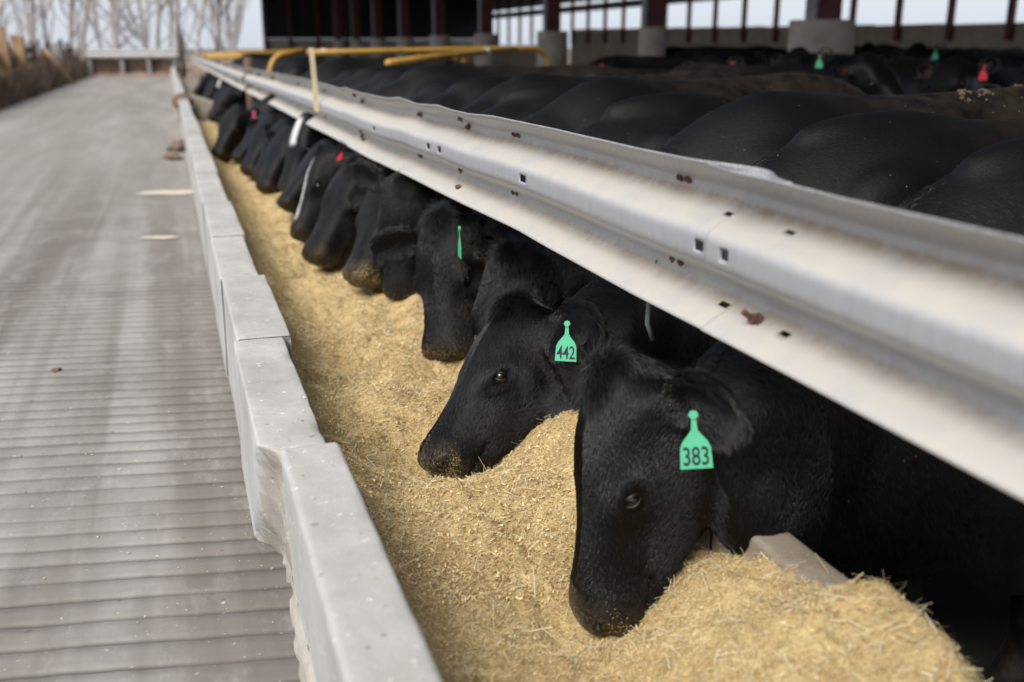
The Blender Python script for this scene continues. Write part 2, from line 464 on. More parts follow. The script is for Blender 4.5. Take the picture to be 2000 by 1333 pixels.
def build_feed():
    xs = np.arange(.255, 1.165, .007)
    ys = np.concatenate([np.arange(.55, 4.2, .007), np.arange(4.2, 9, .02), np.arange(9, 17.5, .06)])
    X, Y = np.meshgrid(xs, ys)
    Z = feed_h(X, Y)+.006*vnoise(X*60, Y*60, 50)*sstep(6, 3, Y)+.003*vnoise(X*130, Y*130, 51)*sstep(5, 3, Y)
    Z = np.where(X > 1.09, Z-(X-1.09)*.9, Z)
    V = np.stack([X, Y, Z], -1).reshape(-1, 3)
    tag(link('feed', mesh_np('feed', V, grid_faces(len(ys), len(xs))), M['feed'], None, True),
        'golden chopped hay and grain feed filling the bunk', 'feed', kind='stuff')
    # flakes, kernels and straw lying on it
    def flakes(n, ylo, yhi, lmin, lmax, wmin, wmax, seed, tilt=.5, pal='f', lift=.002, power=1.0):
        r = np.random.default_rng(seed)
        y = ylo+(yhi-ylo)*r.random(n)**power; x = .262+r.random(n)*.87
        z = feed_h(x, y)+.006*vnoise(x*60, y*60, 50)+lift+r.random(n)*.003
        z = np.where(x > 1.09, z-(x-1.09)*.9, z)
        a = r.random(n)*2*np.pi; el = r.normal(0, tilt, n)
        L = lmin+(lmax-lmin)*r.random(n)**(3.5 if pal == 'f' else 2.2); Wd = wmin+(wmax-wmin)*r.random(n)
        d = np.stack([np.cos(a)*np.cos(el), np.sin(a)*np.cos(el), np.sin(el)], -1)
        s_ = np.stack([-np.sin(a), np.cos(a), r.normal(0, .6, n)], -1); s_ /= np.linalg.norm(s_, axis=1)[:, None]
        nn = np.cross(d, s_)
        C = np.stack([x, y, z+np.abs(np.sin(el))*L*.35], -1)
        bend = r.normal(0, .06, n)[:, None]*L[:, None]*nn
        if pal != 's':
            V = np.stack([C-d*L[:, None]/2-s_*Wd[:, None]/2, C-d*L[:, None]/2+s_*Wd[:, None]/2, C+d*L[:, None]/2+s_*Wd[:, None]*.4, C+d*L[:, None]/2-s_*Wd[:, None]*.4], 1).reshape(-1, 3)
            F = np.arange(n*4).reshape(-1, 4); rp = 4
        else: rp = 6
        if rp == 6: V = np.stack([C-d*L[:, None]/2-s_*Wd[:, None]/2, C-d*L[:, None]/2+s_*Wd[:, None]/2,
                      C+bend+s_*Wd[:, None]/2, C+bend-s_*Wd[:, None]/2,
                      C+d*L[:, None]/2+s_*Wd[:, None]*.35, C+d*L[:, None]/2-s_*Wd[:, None]*.35], 1).reshape(-1, 3)
        k = np.arange(n)[:, None]*6
        if rp == 6: F = np.concatenate([np.hstack([k, k+1, k+2, k+3]), np.hstack([k+3, k+2, k+4, k+5])])
        pals = {'f': [(.58, .42, .19), (.70, .545, .28), (.42, .28, .115), (.78, .65, .38), (.64, .49, .24), (.32, .21, .085), (.72, .58, .32)],
                's': [(.66, .56, .36), (.55, .43, .24), (.74, .66, .48), (.48, .37, .19), (.40, .33, .16)],
                'k': [(.66, .40, .07), (.72, .52, .16), (.70, .62, .42), (.60, .30, .05)]}[pal]
        p = np.array(pals)[r.integers(0, len(pals), n)]*(.8+.4*r.random((n, 1)))
        return V, F, np.repeat(p, rp, 0)
    parts = [flakes(95000, .6, 3.6, .0012, .008, .0009, .0024, 1, .5, 'f', .001, 1.3), flakes(120000, .6, 3.8, .003, .018, .0004, .0010, 8, .5, 'f', .0015, 1.3),
             flakes(40000, 1.8, 8.5, .004, .014, .0025, .006, 2, .5, 'f', .002, 1.3),
             flakes(13000, .6, 4.2, .008, .050, .0005, .0012, 3, .3, 's', .004, 1.2),
             flakes(6000, .6, 4.5, .015, .085, .0008, .0017, 9, .25, 's', .004, 1.2),
             flakes(1600, 2.5, 9, .02, .07, .0012, .0025, 4, .25, 's', .004),
             flakes(5000, .6, 4.0, .003, .006, .003, .0045, 5, .4, 'k', .003, 1.2)]
    Vs, Fs, Cs = [], [], []; n = 0
    for V, F, C in parts:
        Vs.append(V); Fs.append(F+n); Cs.append(C); n += len(V)
    me = mesh_np('feed_straw', np.vstack(Vs), np.vstack(Fs)); set_color(me, 'tint', np.vstack(Cs))
    # crumbs dropped on the kerb and the road
    r = np.random.default_rng(77); n = 520; kx = r.random(n)
    y = .9+7*r.random(n)**1.4; onk = kx < .25
    x = np.where(onk, .135+.12*r.random(n), -1.2+1.3*r.random(n)); z = np.where(onk, .4045, .004)
    a = r.random(n)*6.28; L = .0012+.003*r.random(n)**2; d = np.stack([np.cos(a), np.sin(a), 0*a], -1)*L[:, None]; s_ = np.stack([-np.sin(a), np.cos(a), .3+0*a], -1)*(L*.5)[:, None]
    C = np.stack([x, y, z], -1); V2 = np.stack([C-d-s_, C-d+s_, C+d+s_, C+d-s_], 1).reshape(-1, 3)
    me2 = mesh_np('spilled_crumbs', V2, np.arange(n*4).reshape(-1, 4)); pal = np.array([(.62, .45, .16), (.7, .66, .58), (.5, .38, .2), (.72, .70, .66)])[r.integers(0, 4, n)]; set_color(me2, 'tint', np.repeat(pal, 4, 0))
    tag(link('spilled_crumbs', me2, M['flake']), 'crumbs of feed dropped on kerb and road', 'crumbs', kind='stuff')
    tag(link('feed_straw', me, M['flake']), 'loose straw, chaff and corn flakes on the feed', 'straw', kind='stuff')
build_feed()

# ------------------------------------------------------------------ guardrails (backs of W beams facing the road)
def mat_rail():
    m, nt, b = mat_new('galvanised_rail', .55, .35, .5)
    v = coords(nt)
    zc = noise(nt, coords(nt, (1, 1, .25)), 40, 5, .6)
    c = ramp(nt, zc, [(.3, (.42, .432, .452)), (.7, (.48, .492, .512))])
    wear_ch = sep(nt, attr(nt, 'wear'))
    # cream dust lying on the upward-facing slopes and brown grime in the channel
    f1 = N(nt, 'ShaderNodeMath', operation='MULTIPLY'); nt.links.new(wear_ch[0], f1.inputs[0])
    nt.links.new(ramp(nt, noise(nt, v, 9, 8, .7), [(.25, g(.35)), (.6, g(1))]), f1.inputs[1])
    c = mix(nt, f1.outputs[0], c, (.47, .44, .39))
    f2 = N(nt, 'ShaderNodeMath', operation='MULTIPLY'); nt.links.new(wear_ch[1], f2.inputs[0])
    nt.links.new(ramp(nt, noise(nt, coords(nt, (1, 1, .7)), 22, 8, .8), [(.32, g(0)), (.55, g(1))]), f2.inputs[1])
    c = mix(nt, f2.outputs[0], c, (.33, .26, .19))
    f3 = N(nt, 'ShaderNodeMath', operation='MULTIPLY'); nt.links.new(wear_ch[2], f3.inputs[0])
    nt.links.new(ramp(nt, noise(nt, v, 210, 3, .6), [(.48, g(0)), (.6, g(.75))]), f3.inputs[1])
    c = mix(nt, f3.outputs[0], c, (.22, .19, .16))
    c = mix(nt, ramp(nt, noise(nt, coords(nt, (1, 1, 1), rot=(.7, 0, 0)), 70, 2, .5, 2.0), [(.74, g(0)), (.77, g(.7))]), c, (.85, .85, .84))
    nt.links.new(c, b.inputs['Base Color'])
    rr = ramp(nt, f1.outputs[0], [(0, g(.42)), (1, g(.75))]); nt.links.new(rr, b.inputs['Roughness'])
    mt = ramp(nt, f1.outputs[0], [(0, g(.45)), (1, g(.0))]); nt.links.new(mt, b.inputs['Metallic'])
    bump(nt, b, noise(nt, v, 30, 6, .6), .12, .006)
    return m
M['rail'] = mat_rail()
PROF = [(.156, .000), (.150, .004), (.138, .022), (.124, .046), (.112, .066), (.102, .078), (.092, .082), (.082, .079), (.070, .066), (.056, .044),
        (.042, .020), (.033, .007), (.024, .001), (.012, 0), (0, 0), (-.012, 0), (-.024, .001), (-.033, .007), (-.042, .020), (-.056, .044), (-.070, .066),
        (-.082, .079), (-.092, .082), (-.102, .078), (-.112, .066), (-.124, .046), (-.138, .022), (-.150, .004), (-.156, 0)]
TY = [.4, 1.2, 1.6, 1.9, 2.36, 2.9, 3.16, 3.35, 3.54, 3.89, 4.25, 4.52, 5.13, 5.63, 5.85, 6.44, 7.2, 13.1, 50]
TZ = [1.042, 1.042, 1.051, 1.048, 1.053, 1.052, 1.043, 1.044, 1.050, 1.037, 1.045, 1.030, 1.028, 1.037, 1.024, 1.030, 1.037, 1.005, .98]
BY = [.4, 1.3, 1.9, 2.4, 2.66, 2.9, 3.47, 4.16, 4.9, 5.9, 7.35, 13.4, 50]
BZ = [.747, .745, .742, .745, .748, .744, .737, .735, .720, .722, .722, .701, .68]
def rail_pt(u, d, y, dx):
    zt = np.interp(y, TY, TZ); zb = np.interp(y, BY, BZ)
    return dx+d, y, (zt+zb)/2+u/.156*(zt-zb)/2

def build_rail(name, y0, y1, dx, holes, label, step=.03, lip=None, seed=0):
    # profile refined, and split at hole edges
    us = [p[0] for p in PROF]; ds = [p[1] for p in PROF]
    L = np.concatenate([[0], np.cumsum(np.hypot(np.diff(us), np.diff(ds)))])
    tt = set(np.round(np.linspace(0, L[-1], 57), 5).tolist()); yy = set(np.round(np.arange(y0, y1, step), 5).tolist()+[y1])
    for (hy, hu, wy, wu) in holes:
        tc_ = np.interp(-hu, [-u for u in us], L)
        for k in (-wu/2, wu/2):
            tt = {t for t in tt if abs(t-(tc_+k)) > .0016}; tt.add(round(tc_+k, 5))
        for k in (-wy/2, wy/2):
            yy = {t for t in yy if abs(t-(hy+k)) > .003}; yy.add(round(hy+k, 5))
    t = np.array(sorted(tt)); y = np.array(sorted(yy))
    U = np.interp(t, L, us); D = np.interp(t, L, ds)
    Yg, Ug = np.meshgrid(y, U, indexing='ij'); Dg = np.repeat(D[None], len(y), 0); Tg = np.repeat(t[None], len(y), 0)
    X, Yw, Z = rail_pt(Ug, Dg, Yg, dx)
    lipw = np.exp(-((Tg)/.03)**2); lipb = np.exp(-((L[-1]-Tg)/.03)**2)
    X = X+.006*vnoise(Yg*1.3, Tg*0, 61+seed)+lipw*.016*vnoise(Yg*2.6, Tg*0, 62+seed)+lipb*.008*vnoise(Yg*2.1, Tg*0, 63+seed)
    if lip is not None:      # a bent upper lip near the splice
        yc, amt, wd = lip; X = X+lipw*amt*np.exp(-((Yg-yc)/wd)**2)
    V = np.stack([X, Yw, Z], -1).reshape(-1, 3)
    Fq = grid_faces(len(y), len(t))
    cy_ = ((y[:-1]+y[1:])/2); ct = (t[:-1]+t[1:])/2
    keep = np.ones((len(y)-1, len(t)-1), bool)
    for (hy, hu, wy, wu) in holes:
        tc_ = np.interp(-hu, [-u for u in us], L)
        keep &= ~((np.abs(cy_-hy) < wy/2)[:, None] & (np.abs(ct-tc_) < wu/2)[None, :])
    Fq = Fq[keep.ravel()]
    me = mesh_np(name, V, Fq)
    # wear: r = dust on upward slopes, g = grime line in channels, b = speckle on the upper lip
    slope = np.gradient(D, t)
    up = np.clip(-slope*1.3, 0, 1)
    grime = np.exp(-((U-.078)/.011)**2)*1.0+np.exp(-((U+.106)/.014)**2)*.7
    lipz = np.clip((U-.085)/.06, 0, 1)
    col = np.stack([up+0*U, grime, lipz], -1)
    set_color(me, 'wear', np.repeat(col[None], len(y), 0).reshape(-1, 3))
    o = link(name, me, M['rail'], None, True)
    sm = o.modifiers.new('thickness', 'SOLIDIFY'); sm.thickness = .0035; sm.offset = 1
    tag(o, label, 'guardrail')
    return o

sp = 1.50   # splice
hol_near = [(sp-.095, .062, .030, .012), (sp-.10, -.118, .030, .014), (sp+.020, 0, .032, .026), (.62, 0, .05, .026)]
hol_far = [(sp-.095, .062, .030, .012), (sp-.10, -.118, .030, .014), (sp+.020, 0, .032, .026), (sp+.115, 0, .034, .026), (sp+.10, .060, .032, .012), (sp+.11, -.117, .034, .014), (2.62, 0, .05, .024), (3.55, .0, .05, .022), (3.72, .0, .05, .022), (4.80, 0, .05, .02), (7.5, 0, .05, .02)]
railA = build_rail('guardrail', .30, sp+.085, .900, hol_near, 'nearest steel guardrail length, running out of frame at right', .02, (sp-.02, -.012, .05), 0)
railB = build_rail('guardrail', sp-.16, 9.4, .9045, hol_far, 'long wavy steel guardrail length above the feeding cattle, left of the splice', .02, (sp+.0, .055, .09), 1)
railC = build_rail('guardrail', 9.2, 13.6, .912, [], 'guardrail length just this side of the rusty post', .05, None, 2)
railD = build_rail('guardrail', 13.9, 45, .90, [], 'far guardrail length receding beyond the rusty post', .2, None, 3)

def bolt(name, c, r, L, parent, mat, nut=True, n=6, tilt=(0, 0, 0)):
    mb = MB(); R_ = Matrix.Translation(c) @ Matrix.Rotation(tilt[2], 4, 'Z') @ Matrix.Rotation(tilt[1], 4, 'Y')
    def cyl(x0, x1, rr, k):
        V = []
        for x in (x0, x1):
            for i in range(k):
                a = 2*math.pi*i/k; V.append(R_ @ Vector((x, rr*math.cos(a), rr*math.sin(a))))
        F = [(i, (i+1) % k, k+(i+1) % k, k+i) for i in range(k)]+[tuple(range(k))[::-1], tuple(range(k, 2*k))]
        mb.add(V, F)
    cyl(.0, -.003, r*2.0, 14); cyl(-.003, -.003-r*1.1, r*1.35, 6); cyl(-.003-r*1.1, -L, r*.72, 10)
    return mb.build(name, mat, parent, False)
def at_rail(y, u, dx=.90):
    d = np.interp(-u, [-p[0] for p in PROF], [p[1] for p in PROF]); x, y_, z = rail_pt(u, d, y, dx)
    return (float(x)-.002, y, float(z))
bolt('bolt', at_rail(1.487, -.118), .008, .034, railA, M['rust'], tilt=(0, rad(35), 0))
for (y, u) in [(1.81, .100), (1.845, .100), (1.81, -.075), (1.845, -.075), (2.88, .10), (2.92, .10), (2.88, -.08), (2.92, -.08), (3.42, .12), (3.42, -.06), (3.44, -.125),
               (3.43, .09), (4.15, .09), (4.19, .09), (4.15, -.085), (4.19, -.085), (5.5, .09), (5.58, .12), (5.5, -.07), (5.45, -.11), (5.55, -.10), (6.9, .09), (6.9, -.08), (8.4, .09), (8.4, -.08)]:
    big = 1.5 if 3.4 < y < 3.5 or y > 5.3 else 1.0
    bolt('bolt', at_rail(y, u, .9045), 0.0048*big, .010*big, railB, M['rust'], tilt=(0, rad(25 if u < 0 else -10), rad(random.uniform(-20, 20))))
for y in (10.5, 12.2, 13.3):
    for u in (.09, -.08): bolt('bolt', at_rail(y, u, .912), .014, .03, railC, M['rust'])
for y in (16, 19, 22):
    for u in (.09, -.08): bolt('bolt', at_rail(y, u, .90), .016, .035, railD, M['rust'])

# posts carrying the rail on the cattle side
def post(y, x=1.01, top=1.03, vis=None):
    mb = MB()
    mb.tube([(x, y, -.3), (x, y, .4), (x, y, top)], .045, 12)
    o = mb.build('rail_post', M['rust_post'], None, True); return o
for y, lab in ((.42, 'rusty pipe post behind the nearest guardrail'),):
    tag(post(y, 1.03, .98), lab, 'post')
p = MB().tube([(.99, 13.75, -.2), (.99, 13.75, .5), (.99, 13.75, 1.12)], .06, 12).build('rail_post', M['rust_post'], None, True)
tag(p, 'rusty reddish post standing between two guardrail lengths by the yellow pipe', 'post')
# wooden lath on the rail
mb = MB(); V = []
for z, dx_ in ((.84, .006), (1.02, .0), (1.24, -.008)):
    for (a, b_) in ((-.017, -.004), (.017, -.004), (.017, .004), (-.017, .004)): V.append((.872+dx_+b_, 6.62+a*0+b_*0, z))
V = []
for z, dx_ in ((.85, .004), (1.02, .0), (1.245, -.010)):
    for a, b_ in ((-.016, -.005), (.016, -.005), (.016, .005), (-.016, .005)): V.append((.878+a+dx_, 6.62+b_, z))
F = [(k*4+i, k*4+(i+1) % 4, k*4+4+(i+1) % 4, k*4+4+i) for k in range(2) for i in range(4)]+[(3, 2, 1, 0), (8, 9, 10, 11)]
tag(mb.add(V, F).build('wooden_lath', M['lath']), 'pale upright wooden lath standing against the guardrail', 'lath')
# clear tube / blue strap glimpsed under the rail
mb = MB().tube([(.985, 1.94, .80), (.965, 1.935, .72), (.96, 1.93, .66), (.975, 1.93, .62)], .006, 8)
M['plastic'] = simple('clear_plastic_tube', (.16, .18, .2), .25, 0, .1, 10, 0)
M['blue'] = simple('blue_plastic_strap', (.02, .12, .35), .4, 0, .2, 10, 0)
tube_o = mb.build('plastic_tube', M['plastic'], None, True); tag(tube_o, 'thin clear plastic tube hanging under the guardrail above the tagged cow', 'tube')

# ------------------------------------------------------------------ cattle shed
shed = tag(empty('cattle_shed', (10, 35, -.2)), 'long open cattle shed with red steel columns on round concrete piers', 'shed')
def sh(mb, name, mat, smooth=False, parent=None):
    o = mb.build(name, mat, None, smooth); me = o.data
    me.transform(Matrix.Translation((-10, -35, .2))); o.parent = parent or shed; return o
YF = 66.0
def roof():
    mb = MB()
    pr = [(1.35, 6.2), (20.9, 4.7), (20.9, 4.8), (1.35, 6.3)]
    V = [(x, y, z) for y in (-12, YF+.6) for x, z in pr]
    mb.add(V, [(0, 1, 2, 3), (7, 6, 5, 4)]+[(i, 4+i, 4+(i+1) % 4, (i+1) % 4) for i in range(4)])
    r_ = sh(mb, 'roof', M['roof'])
    for k in range(11):
        x = 1.7+k*1.8; z = 6.2-(x-1.35)*.0767-.20
        sh(MB().box(x-.03, x+.03, -11.8, YF, z, z+.18), 'purlin', M['roof'], False, r_)
roof()
for k in range(9):
    y = 14.3+6.12*k; d = [.52, .30, .43, .40, .41, .38, .40, .36, .36][k]
    mb = MB(); n = 22; top = 1.66
    rr = [d*1.0, d*1.0, d*.99, d*.97]; zz = [-.3, .4, top-.03, top]
    V = [(10+rr[j]*math.cos(2*math.pi*i/n), y+rr[j]*math.sin(2*math.pi*i/n), zz[j]) for j in range(4) for i in range(n)]
    F = [(j*n+i, j*n+(i+1) % n, (j+1)*n+(i+1) % n, (j+1)*n+i) for j in range(3) for i in range(n)]+[tuple(3*n+i for i in range(n))]
    pier = sh(mb.add(V, F), 'pier', M['pier'], True)
    for pl in pier.data.polygons:
        if abs(pl.normal.z) > .8: pl.use_smooth = False
    w = .17 if k else .20
    c_ = sh(MB().box(10-.012, 10+.012, y-w, y+w, top-.02, 5.5).box(10-w, 10+w, y+w-.02, y+w+.004, top-.02, 5.5).box(10-w, 10+w, y-w-.004, y-w+.02, top-.02, 5.5), 'column', M['red_steel'], False, pier)
    f_ = sh(MB().box(10-w-.10, 10-w-.04, y-w-.01, y+w*.2, top-.02, 5.5), 'conduit', M['grey_steel'], False, pier)
# long back wall: concrete panels, posts, open bays, sheet above
for k in range(14):
    y0 = 14+k*3.0; z0 = 1.66+(y0-14)*.0105
    if y0 > 48: continue
    sh(MB().box(19.85, 20.05, y0, y0+2.985, -.3, z0+.1), 'wall_panel', M['backwall'])
sh(MB().box(19.88, 20.05, 53.5, 66, -.3, 1.35), 'wall_panel', M['backwall'])
for k in range(24):
    y = 18.45+k*2.075
    sh(MB().box(19.70, 19.82, y-.09, y+.09, 1.4, 4.5), 'post', M['red_steel'])
for k in range(16):
    y0 = 14+k*3.3
    sh(MB().box(19.95, 20.0, y0, y0+3.29, 2.95, 3.28), 'upper_sheet', M['siding']); sh(MB().box(19.95, 20.0, y0, y0+3.29, 3.42, 4.6), 'upper_sheet', M['siding'])
# far end wall: concrete base, dark boards with gaps, posts
sh(MB().box(5.75, 20.05, YF, YF+.2, -.3, 1.72), 'end_base_wall', M['pier'])
k = 0; x = 5.75
while x < 20:
    w = random.uniform(.28, .46)
    sh(MB().box(x, min(20.05, x+w), YF+.05, YF+.09, 1.74, 5.0), 'end_board', M['darkboard']); x += w+.004
for x in (5.9, 7.4, 9.1, 10.9, 12.7, 14.5):
    sh(MB().box(x-.09, x+.09, YF-.2, YF, -.3, 4.9), 'end_post', M['red_steel'])

# ------------------------------------------------------------------ yellow pipe gates
def arc(p0, p1, p2, n=7):
    p0, p1, p2 = map(Vector, (p0, p1, p2)); return [(p0*(1-t)**2+p1*2*t*(1-t)+p2*t*t) for t in np.linspace(0, 1, n)]
def pipe(name, pts, r, label, stubs=(), bands=()):
    o = tag(MB().tube(pts, r, 12).build(name, M['yellow'], None, True), label, 'pipe rail')
    for st in stubs: MB().tube(st, r*.75, 10).build('upright', M['yellow'], o, True)
    for (p, q) in bands: MB().tube([p, q], r*1.12, 12).build('tape_band', M['white_band'], o, True)
    return o
pipe('yellow_pipe', arc((1.15, 12.9, .75), (1.16, 12.9, 1.16), (1.38, 13.0, 1.17))+[(1.62, 13.1, 1.205)], .038, 'bent yellow pipe end rising behind the guardrail by the rusty post')
pipe('yellow_pipe', [(1.56, 12.2, 1.185), (2.6, 12.6, 1.20), (4.3, 13.2, 1.225)]+arc((4.72, 13.3, 1.225), (4.98, 13.4, 1.225), (4.99, 13.4, .95)), .036, 'long yellow pipe rail over the backs of the cattle',
     [[(3.0, 12.75, 1.2), (3.0, 12.75, .2)], [(4.99, 13.4, .95), (4.99, 13.4, -.2)]], [((1.72, 12.27, 1.188), (1.79, 12.3, 1.19))])
pipe('yellow_pipe', [(1.905, 9.3, 1.105), (2.6, 10.3, 1.15), (3.6, 11.8, 1.2), (4.4, 13.05, 1.21)], .036, 'lower slanting yellow pipe with open end in front of the long one',
     [[(2.92, 10.75, 1.16), (2.92, 10.75, .9)], [(3.14, 11.1, 1.17), (3.14, 11.1, -.2)]], [((3.58, 11.77, 1.199), (3.68, 11.93, 1.203))])
pipe('yellow_pipe', [(.95, 26, 1.0), (1.6, 25.8, 1.02), (3.0, 25.4, 1.06)], .05, 'far yellow pipe rail beyond the bent pipe end')
pipe('yellow_pipe', [(1.0, 33, .98), (2.2, 33, 1.05), (4.2, 33, 1.12)], .07, 'farthest yellow pipe rail at the end of the guardrail', [[(1.75, 33, 1.0), (1.75, 33, -.2)]])

# ------------------------------------------------------------------ left fence line, road end, trees
def fence():
    fe = tag(empty('wooden_fence', (-4.1, 36, 0)), 'ramshackle fence of tan boards and dark posts beyond the left road edge', 'fence')
    r = random.Random(4)
    def ad(mb, n, m): o = mb.build(n, m); o.data.transform(Matrix.Translation((4.1, -36, 0))); o.parent = fe
    y = 20.0
    while y < 49:
        h = r.uniform(1.2, 1.6); le = r.uniform(-.06, .06)
        ad(MB().tube([(-4.0, y, -.2), (-4.0+le*.5, y, h*.5), (-4.0+le, y+le, h)], r.uniform(.07, .11), 8), 'fence_post', r.choice([M['oldwood'], M['oldwood'], M['greywood']]))
        y += r.uniform(1.3, 2.2)
    y = 20
    while y < 49:
        L = r.uniform(1.6, 3.2)
        for z in (.55, .85, 1.12):
            if r.random() < .72:
                dz = r.uniform(-.06, .06); a = r.uniform(-.03, .03)
                Mx = Matrix.Translation((-3.88+r.uniform(-.02, .02), y, z+dz)) @ Matrix.Rotation(a, 4, 'X')
                ad(MB().box(-.02, .02, 0, L-.04, -.10, .10, Mx), 'fence_board', r.choice([M['lumber'], M['lumber'], M['greywood'], M['oldwood']]))
        y += L
fence()
rr_ = random.Random(9)
for i, (y, h, lab) in enumerate([(27.5, 1.7, 'tallest tan upright timber in the left fence line'), (30.5, 1.55, 'tan upright timber beside the dark post in the left fence'), (41, 1.4, 'pale grey upright timber near the far end of the left fence')]):
    mb = MB().box(-.14, .14, -.05, .05, -.2, h, Matrix.Translation((-3.75, y, 0)) @ Matrix.Rotation(rad(rr_.uniform(-4, 4)), 4, 'Y'))
    tag(mb.build('upright_timber', [M['lumber'], M['lumber'], M['greywood']][i]), lab, 'timber')
for (y, lab) in ((38.5, 'slanting pole leaning against the left fence'),):
    tag(MB().tube([(-3.15, y, .02), (-3.55, y+.2, .6), (-3.95, y+.4, 1.15)], .06, 8).build('leaning_pole', M['lumber'], None, True), lab, 'pole')
def bank():
    xs = np.linspace(-6.5, -3.0, 26); ys = np.linspace(17, 52, 90); X, Y = np.meshgrid(xs, ys)
    t = sstep(-3.2, -4.2, X); Z = -.05+t*(.42+.35*fbm(X*1.3, Y*.8, 70))+.08*fbm(X*5, Y*5, 71)*t
    tag(link('dirt_bank', mesh_np('dirt_bank', np.stack([X+.25*vnoise(Y*.7, Y*0, 3), Y, Z], -1).reshape(-1, 3), grid_faces(90, 26)), M['dirt'], None, True), kind='structure')
    r = np.random.default_rng(5); n = 9000
    y = 18+33*r.random(n); x = -3.35-1.5*r.random(n)**1.3; z0 = -.05+sstep(-3.2, -4.2, x)*.4
    L = .25+.75*r.random(n)**2; az = r.random(n)*2*np.pi; tl = r.normal(0, .45, n)
    d = np.stack([np.cos(az)*np.sin(tl), np.sin(az)*np.sin(tl), np.cos(tl)], -1); w = .006+.012*r.random(n)
    B = np.stack([x, y, z0], -1); sd_ = np.stack([np.cos(az+1.5), np.sin(az+1.5), 0*az], -1)*w[:, None]
    V = np.stack([B-sd_, B+sd_, B+d*L[:, None]+sd_*.3, B+d*L[:, None]-sd_*.3], 1).reshape(-1, 3)
    tag(link('dry_brush', mesh_np('dry_brush', V, np.arange(n*4).reshape(-1, 4)), M['brush']), 'tangle of dry brown weeds along the left fence', 'brush', kind='stuff')
bank()
# barrier closing the road
def barrier():
    b_ = tag(empty('road_barrier', (-1.3, 48, 0)), 'pale guardrail barrier closing the far end of the road', 'barrier')
    def ad(mb, n, m): o = mb.build(n, m); o.data.transform(Matrix.Translation((1.3, -48, 0))); o.parent = b_
    ys = [(.0, .156), (.03, .14), (.075, .10), (.03, .05), (0, 0), (.03, -.05), (.075, -.10), (.03, -.14), (0, -.156)]
    V = [(x, 48-d, .975+u) for x in (-3.3, .4) for d, u in ys]+[(x, 48-d+.01, .975+u) for x in (-3.3, .4) for d, u in ys]
    F = [(i, i+1, 9+i+1, 9+i) for i in range(8)]+[(18+i, 27+i, 27+i+1, 18+i+1) for i in range(8)]
    ad(MB().add(V, F), 'beam', M['pale_rail'])
    for x in (-3.2, -1.9, -.8, .3): ad(MB().box(x-.08, x+.08, 48.02, 48.2, -.1, 1.1), 'post', M['greywood'])
    ad(MB().box(-3.4, .5, 48.25, 48.3, -.1, .78), 'back_board', M['dirt'])
barrier()
def berm():
    xs = np.linspace(-5, 2.2, 40); ys = np.linspace(47.2, 54, 14); X, Y = np.meshgrid(xs, ys)
    t = sstep(47.2, 50, Y); Z = -.02+t*(.62+.2*fbm(X*1.2, Y, 80))
    tag(link('dirt_berm', mesh_np('dirt_berm', np.stack([X, Y, Z], -1).reshape(-1, 3), grid_faces(14, 40)), simple('tan_dirt', (.24, .175, .13), .95, 0, .4, 2, .4), None, True), kind='structure')
berm()
tag(MB().tube([(.62, 46, -.1), (.62, 46, 1.0), (.63, 46, 1.75)], .09, 8).build('wooden_post', M['oldwood'], None, True), 'lone dark post beyond the end of the far guardrail', 'post')

def tree(x, y, h, seed, label, lean=0.0):
    r = random.Random(seed)
    root = tag(empty('bare_tree', (x, y, -.2)), label, 'tree', 'bare trees behind the road end')
    tr = MB(); cr = MB()
    def limb(mb, p, d, L, rad_, depth):
        pts = [p]; rs = [rad_]; n = 5 if depth < 2 else 3
        for i in range(n):
            d = (d+Vector((r.gauss(0, .10), r.gauss(0, .10), .05 if depth else .02))*(1+.4*depth)).normalized()
            p = p+d*(L/n); pts.append(p.copy()); rs.append(rad_*(1-(i+1)/n*(.55 if depth < 2 else .85)))
        mb.tube(pts, rs, 7 if depth == 0 else (5 if depth == 1 else 3), False)
        if depth < 4:
            for k in range((10, 6, 4, 2)[depth]):
                j = r.randint(1, n); t_ = r.random()
                q = pts[j-1].lerp(pts[j], t_); ax = Vector((r.gauss(0, 1), r.gauss(0, 1), r.gauss(.55, .35)))
                dd = (d*.75+ax.normalized()*.85).normalized()
                limb(cr, q, dd, L*r.uniform(.38, .62), rs[j]*r.uniform(.4, .62), depth+1)
    limb(tr, Vector((0, 0, 0)), Vector((lean, 0, 1)).normalized(), h*.62, h*.009, 0)
    tr.build('trunk', M['bark'], root, True); cr.build('crown', M['bark'], root, True)
spots = [(-12.5, 62, 15), (-10.2, 70, 17), (-8.8, 60, 14), (-7.6, 75, 18), (-6.6, 58, 13), (-5.6, 68, 17), (-4.4, 63, 15), (-3.2, 74, 18), (-2.6, 59, 15), (-1.2, 70, 17), (-.6, 58, 14), (.6, 66, 16), (1.4, 76, 17), (2.6, 62, 14), (3.6, 72, 16), (4.8, 84, 17), (-14.5, 72, 16), (-9.5, 84, 18), (-4.8, 88, 19), (.2, 90, 18), (-16, 95, 18), (-12, 100, 19), (-7.5, 105, 19), (-2, 108, 20), (2.5, 100, 18), (6.0, 108, 19)]
ORD = 'first second third fourth fifth sixth seventh eighth ninth tenth eleventh twelfth thirteenth fourteenth fifteenth sixteenth seventeenth eighteenth nineteenth twentieth twenty-first twenty-second twenty-third twenty-fourth twenty-fifth twenty-sixth'.split()
order = sorted(range(len(spots)), key=lambda q: spots[q][0]/spots[q][1])
for i, (x, y, h) in enumerate(spots):
    tree(x, y, h, 100+i, 'bare leafless tree behind the road end, %s from the left' % ORD[order.index(i)], random.Random(i).uniform(-.12, .12))
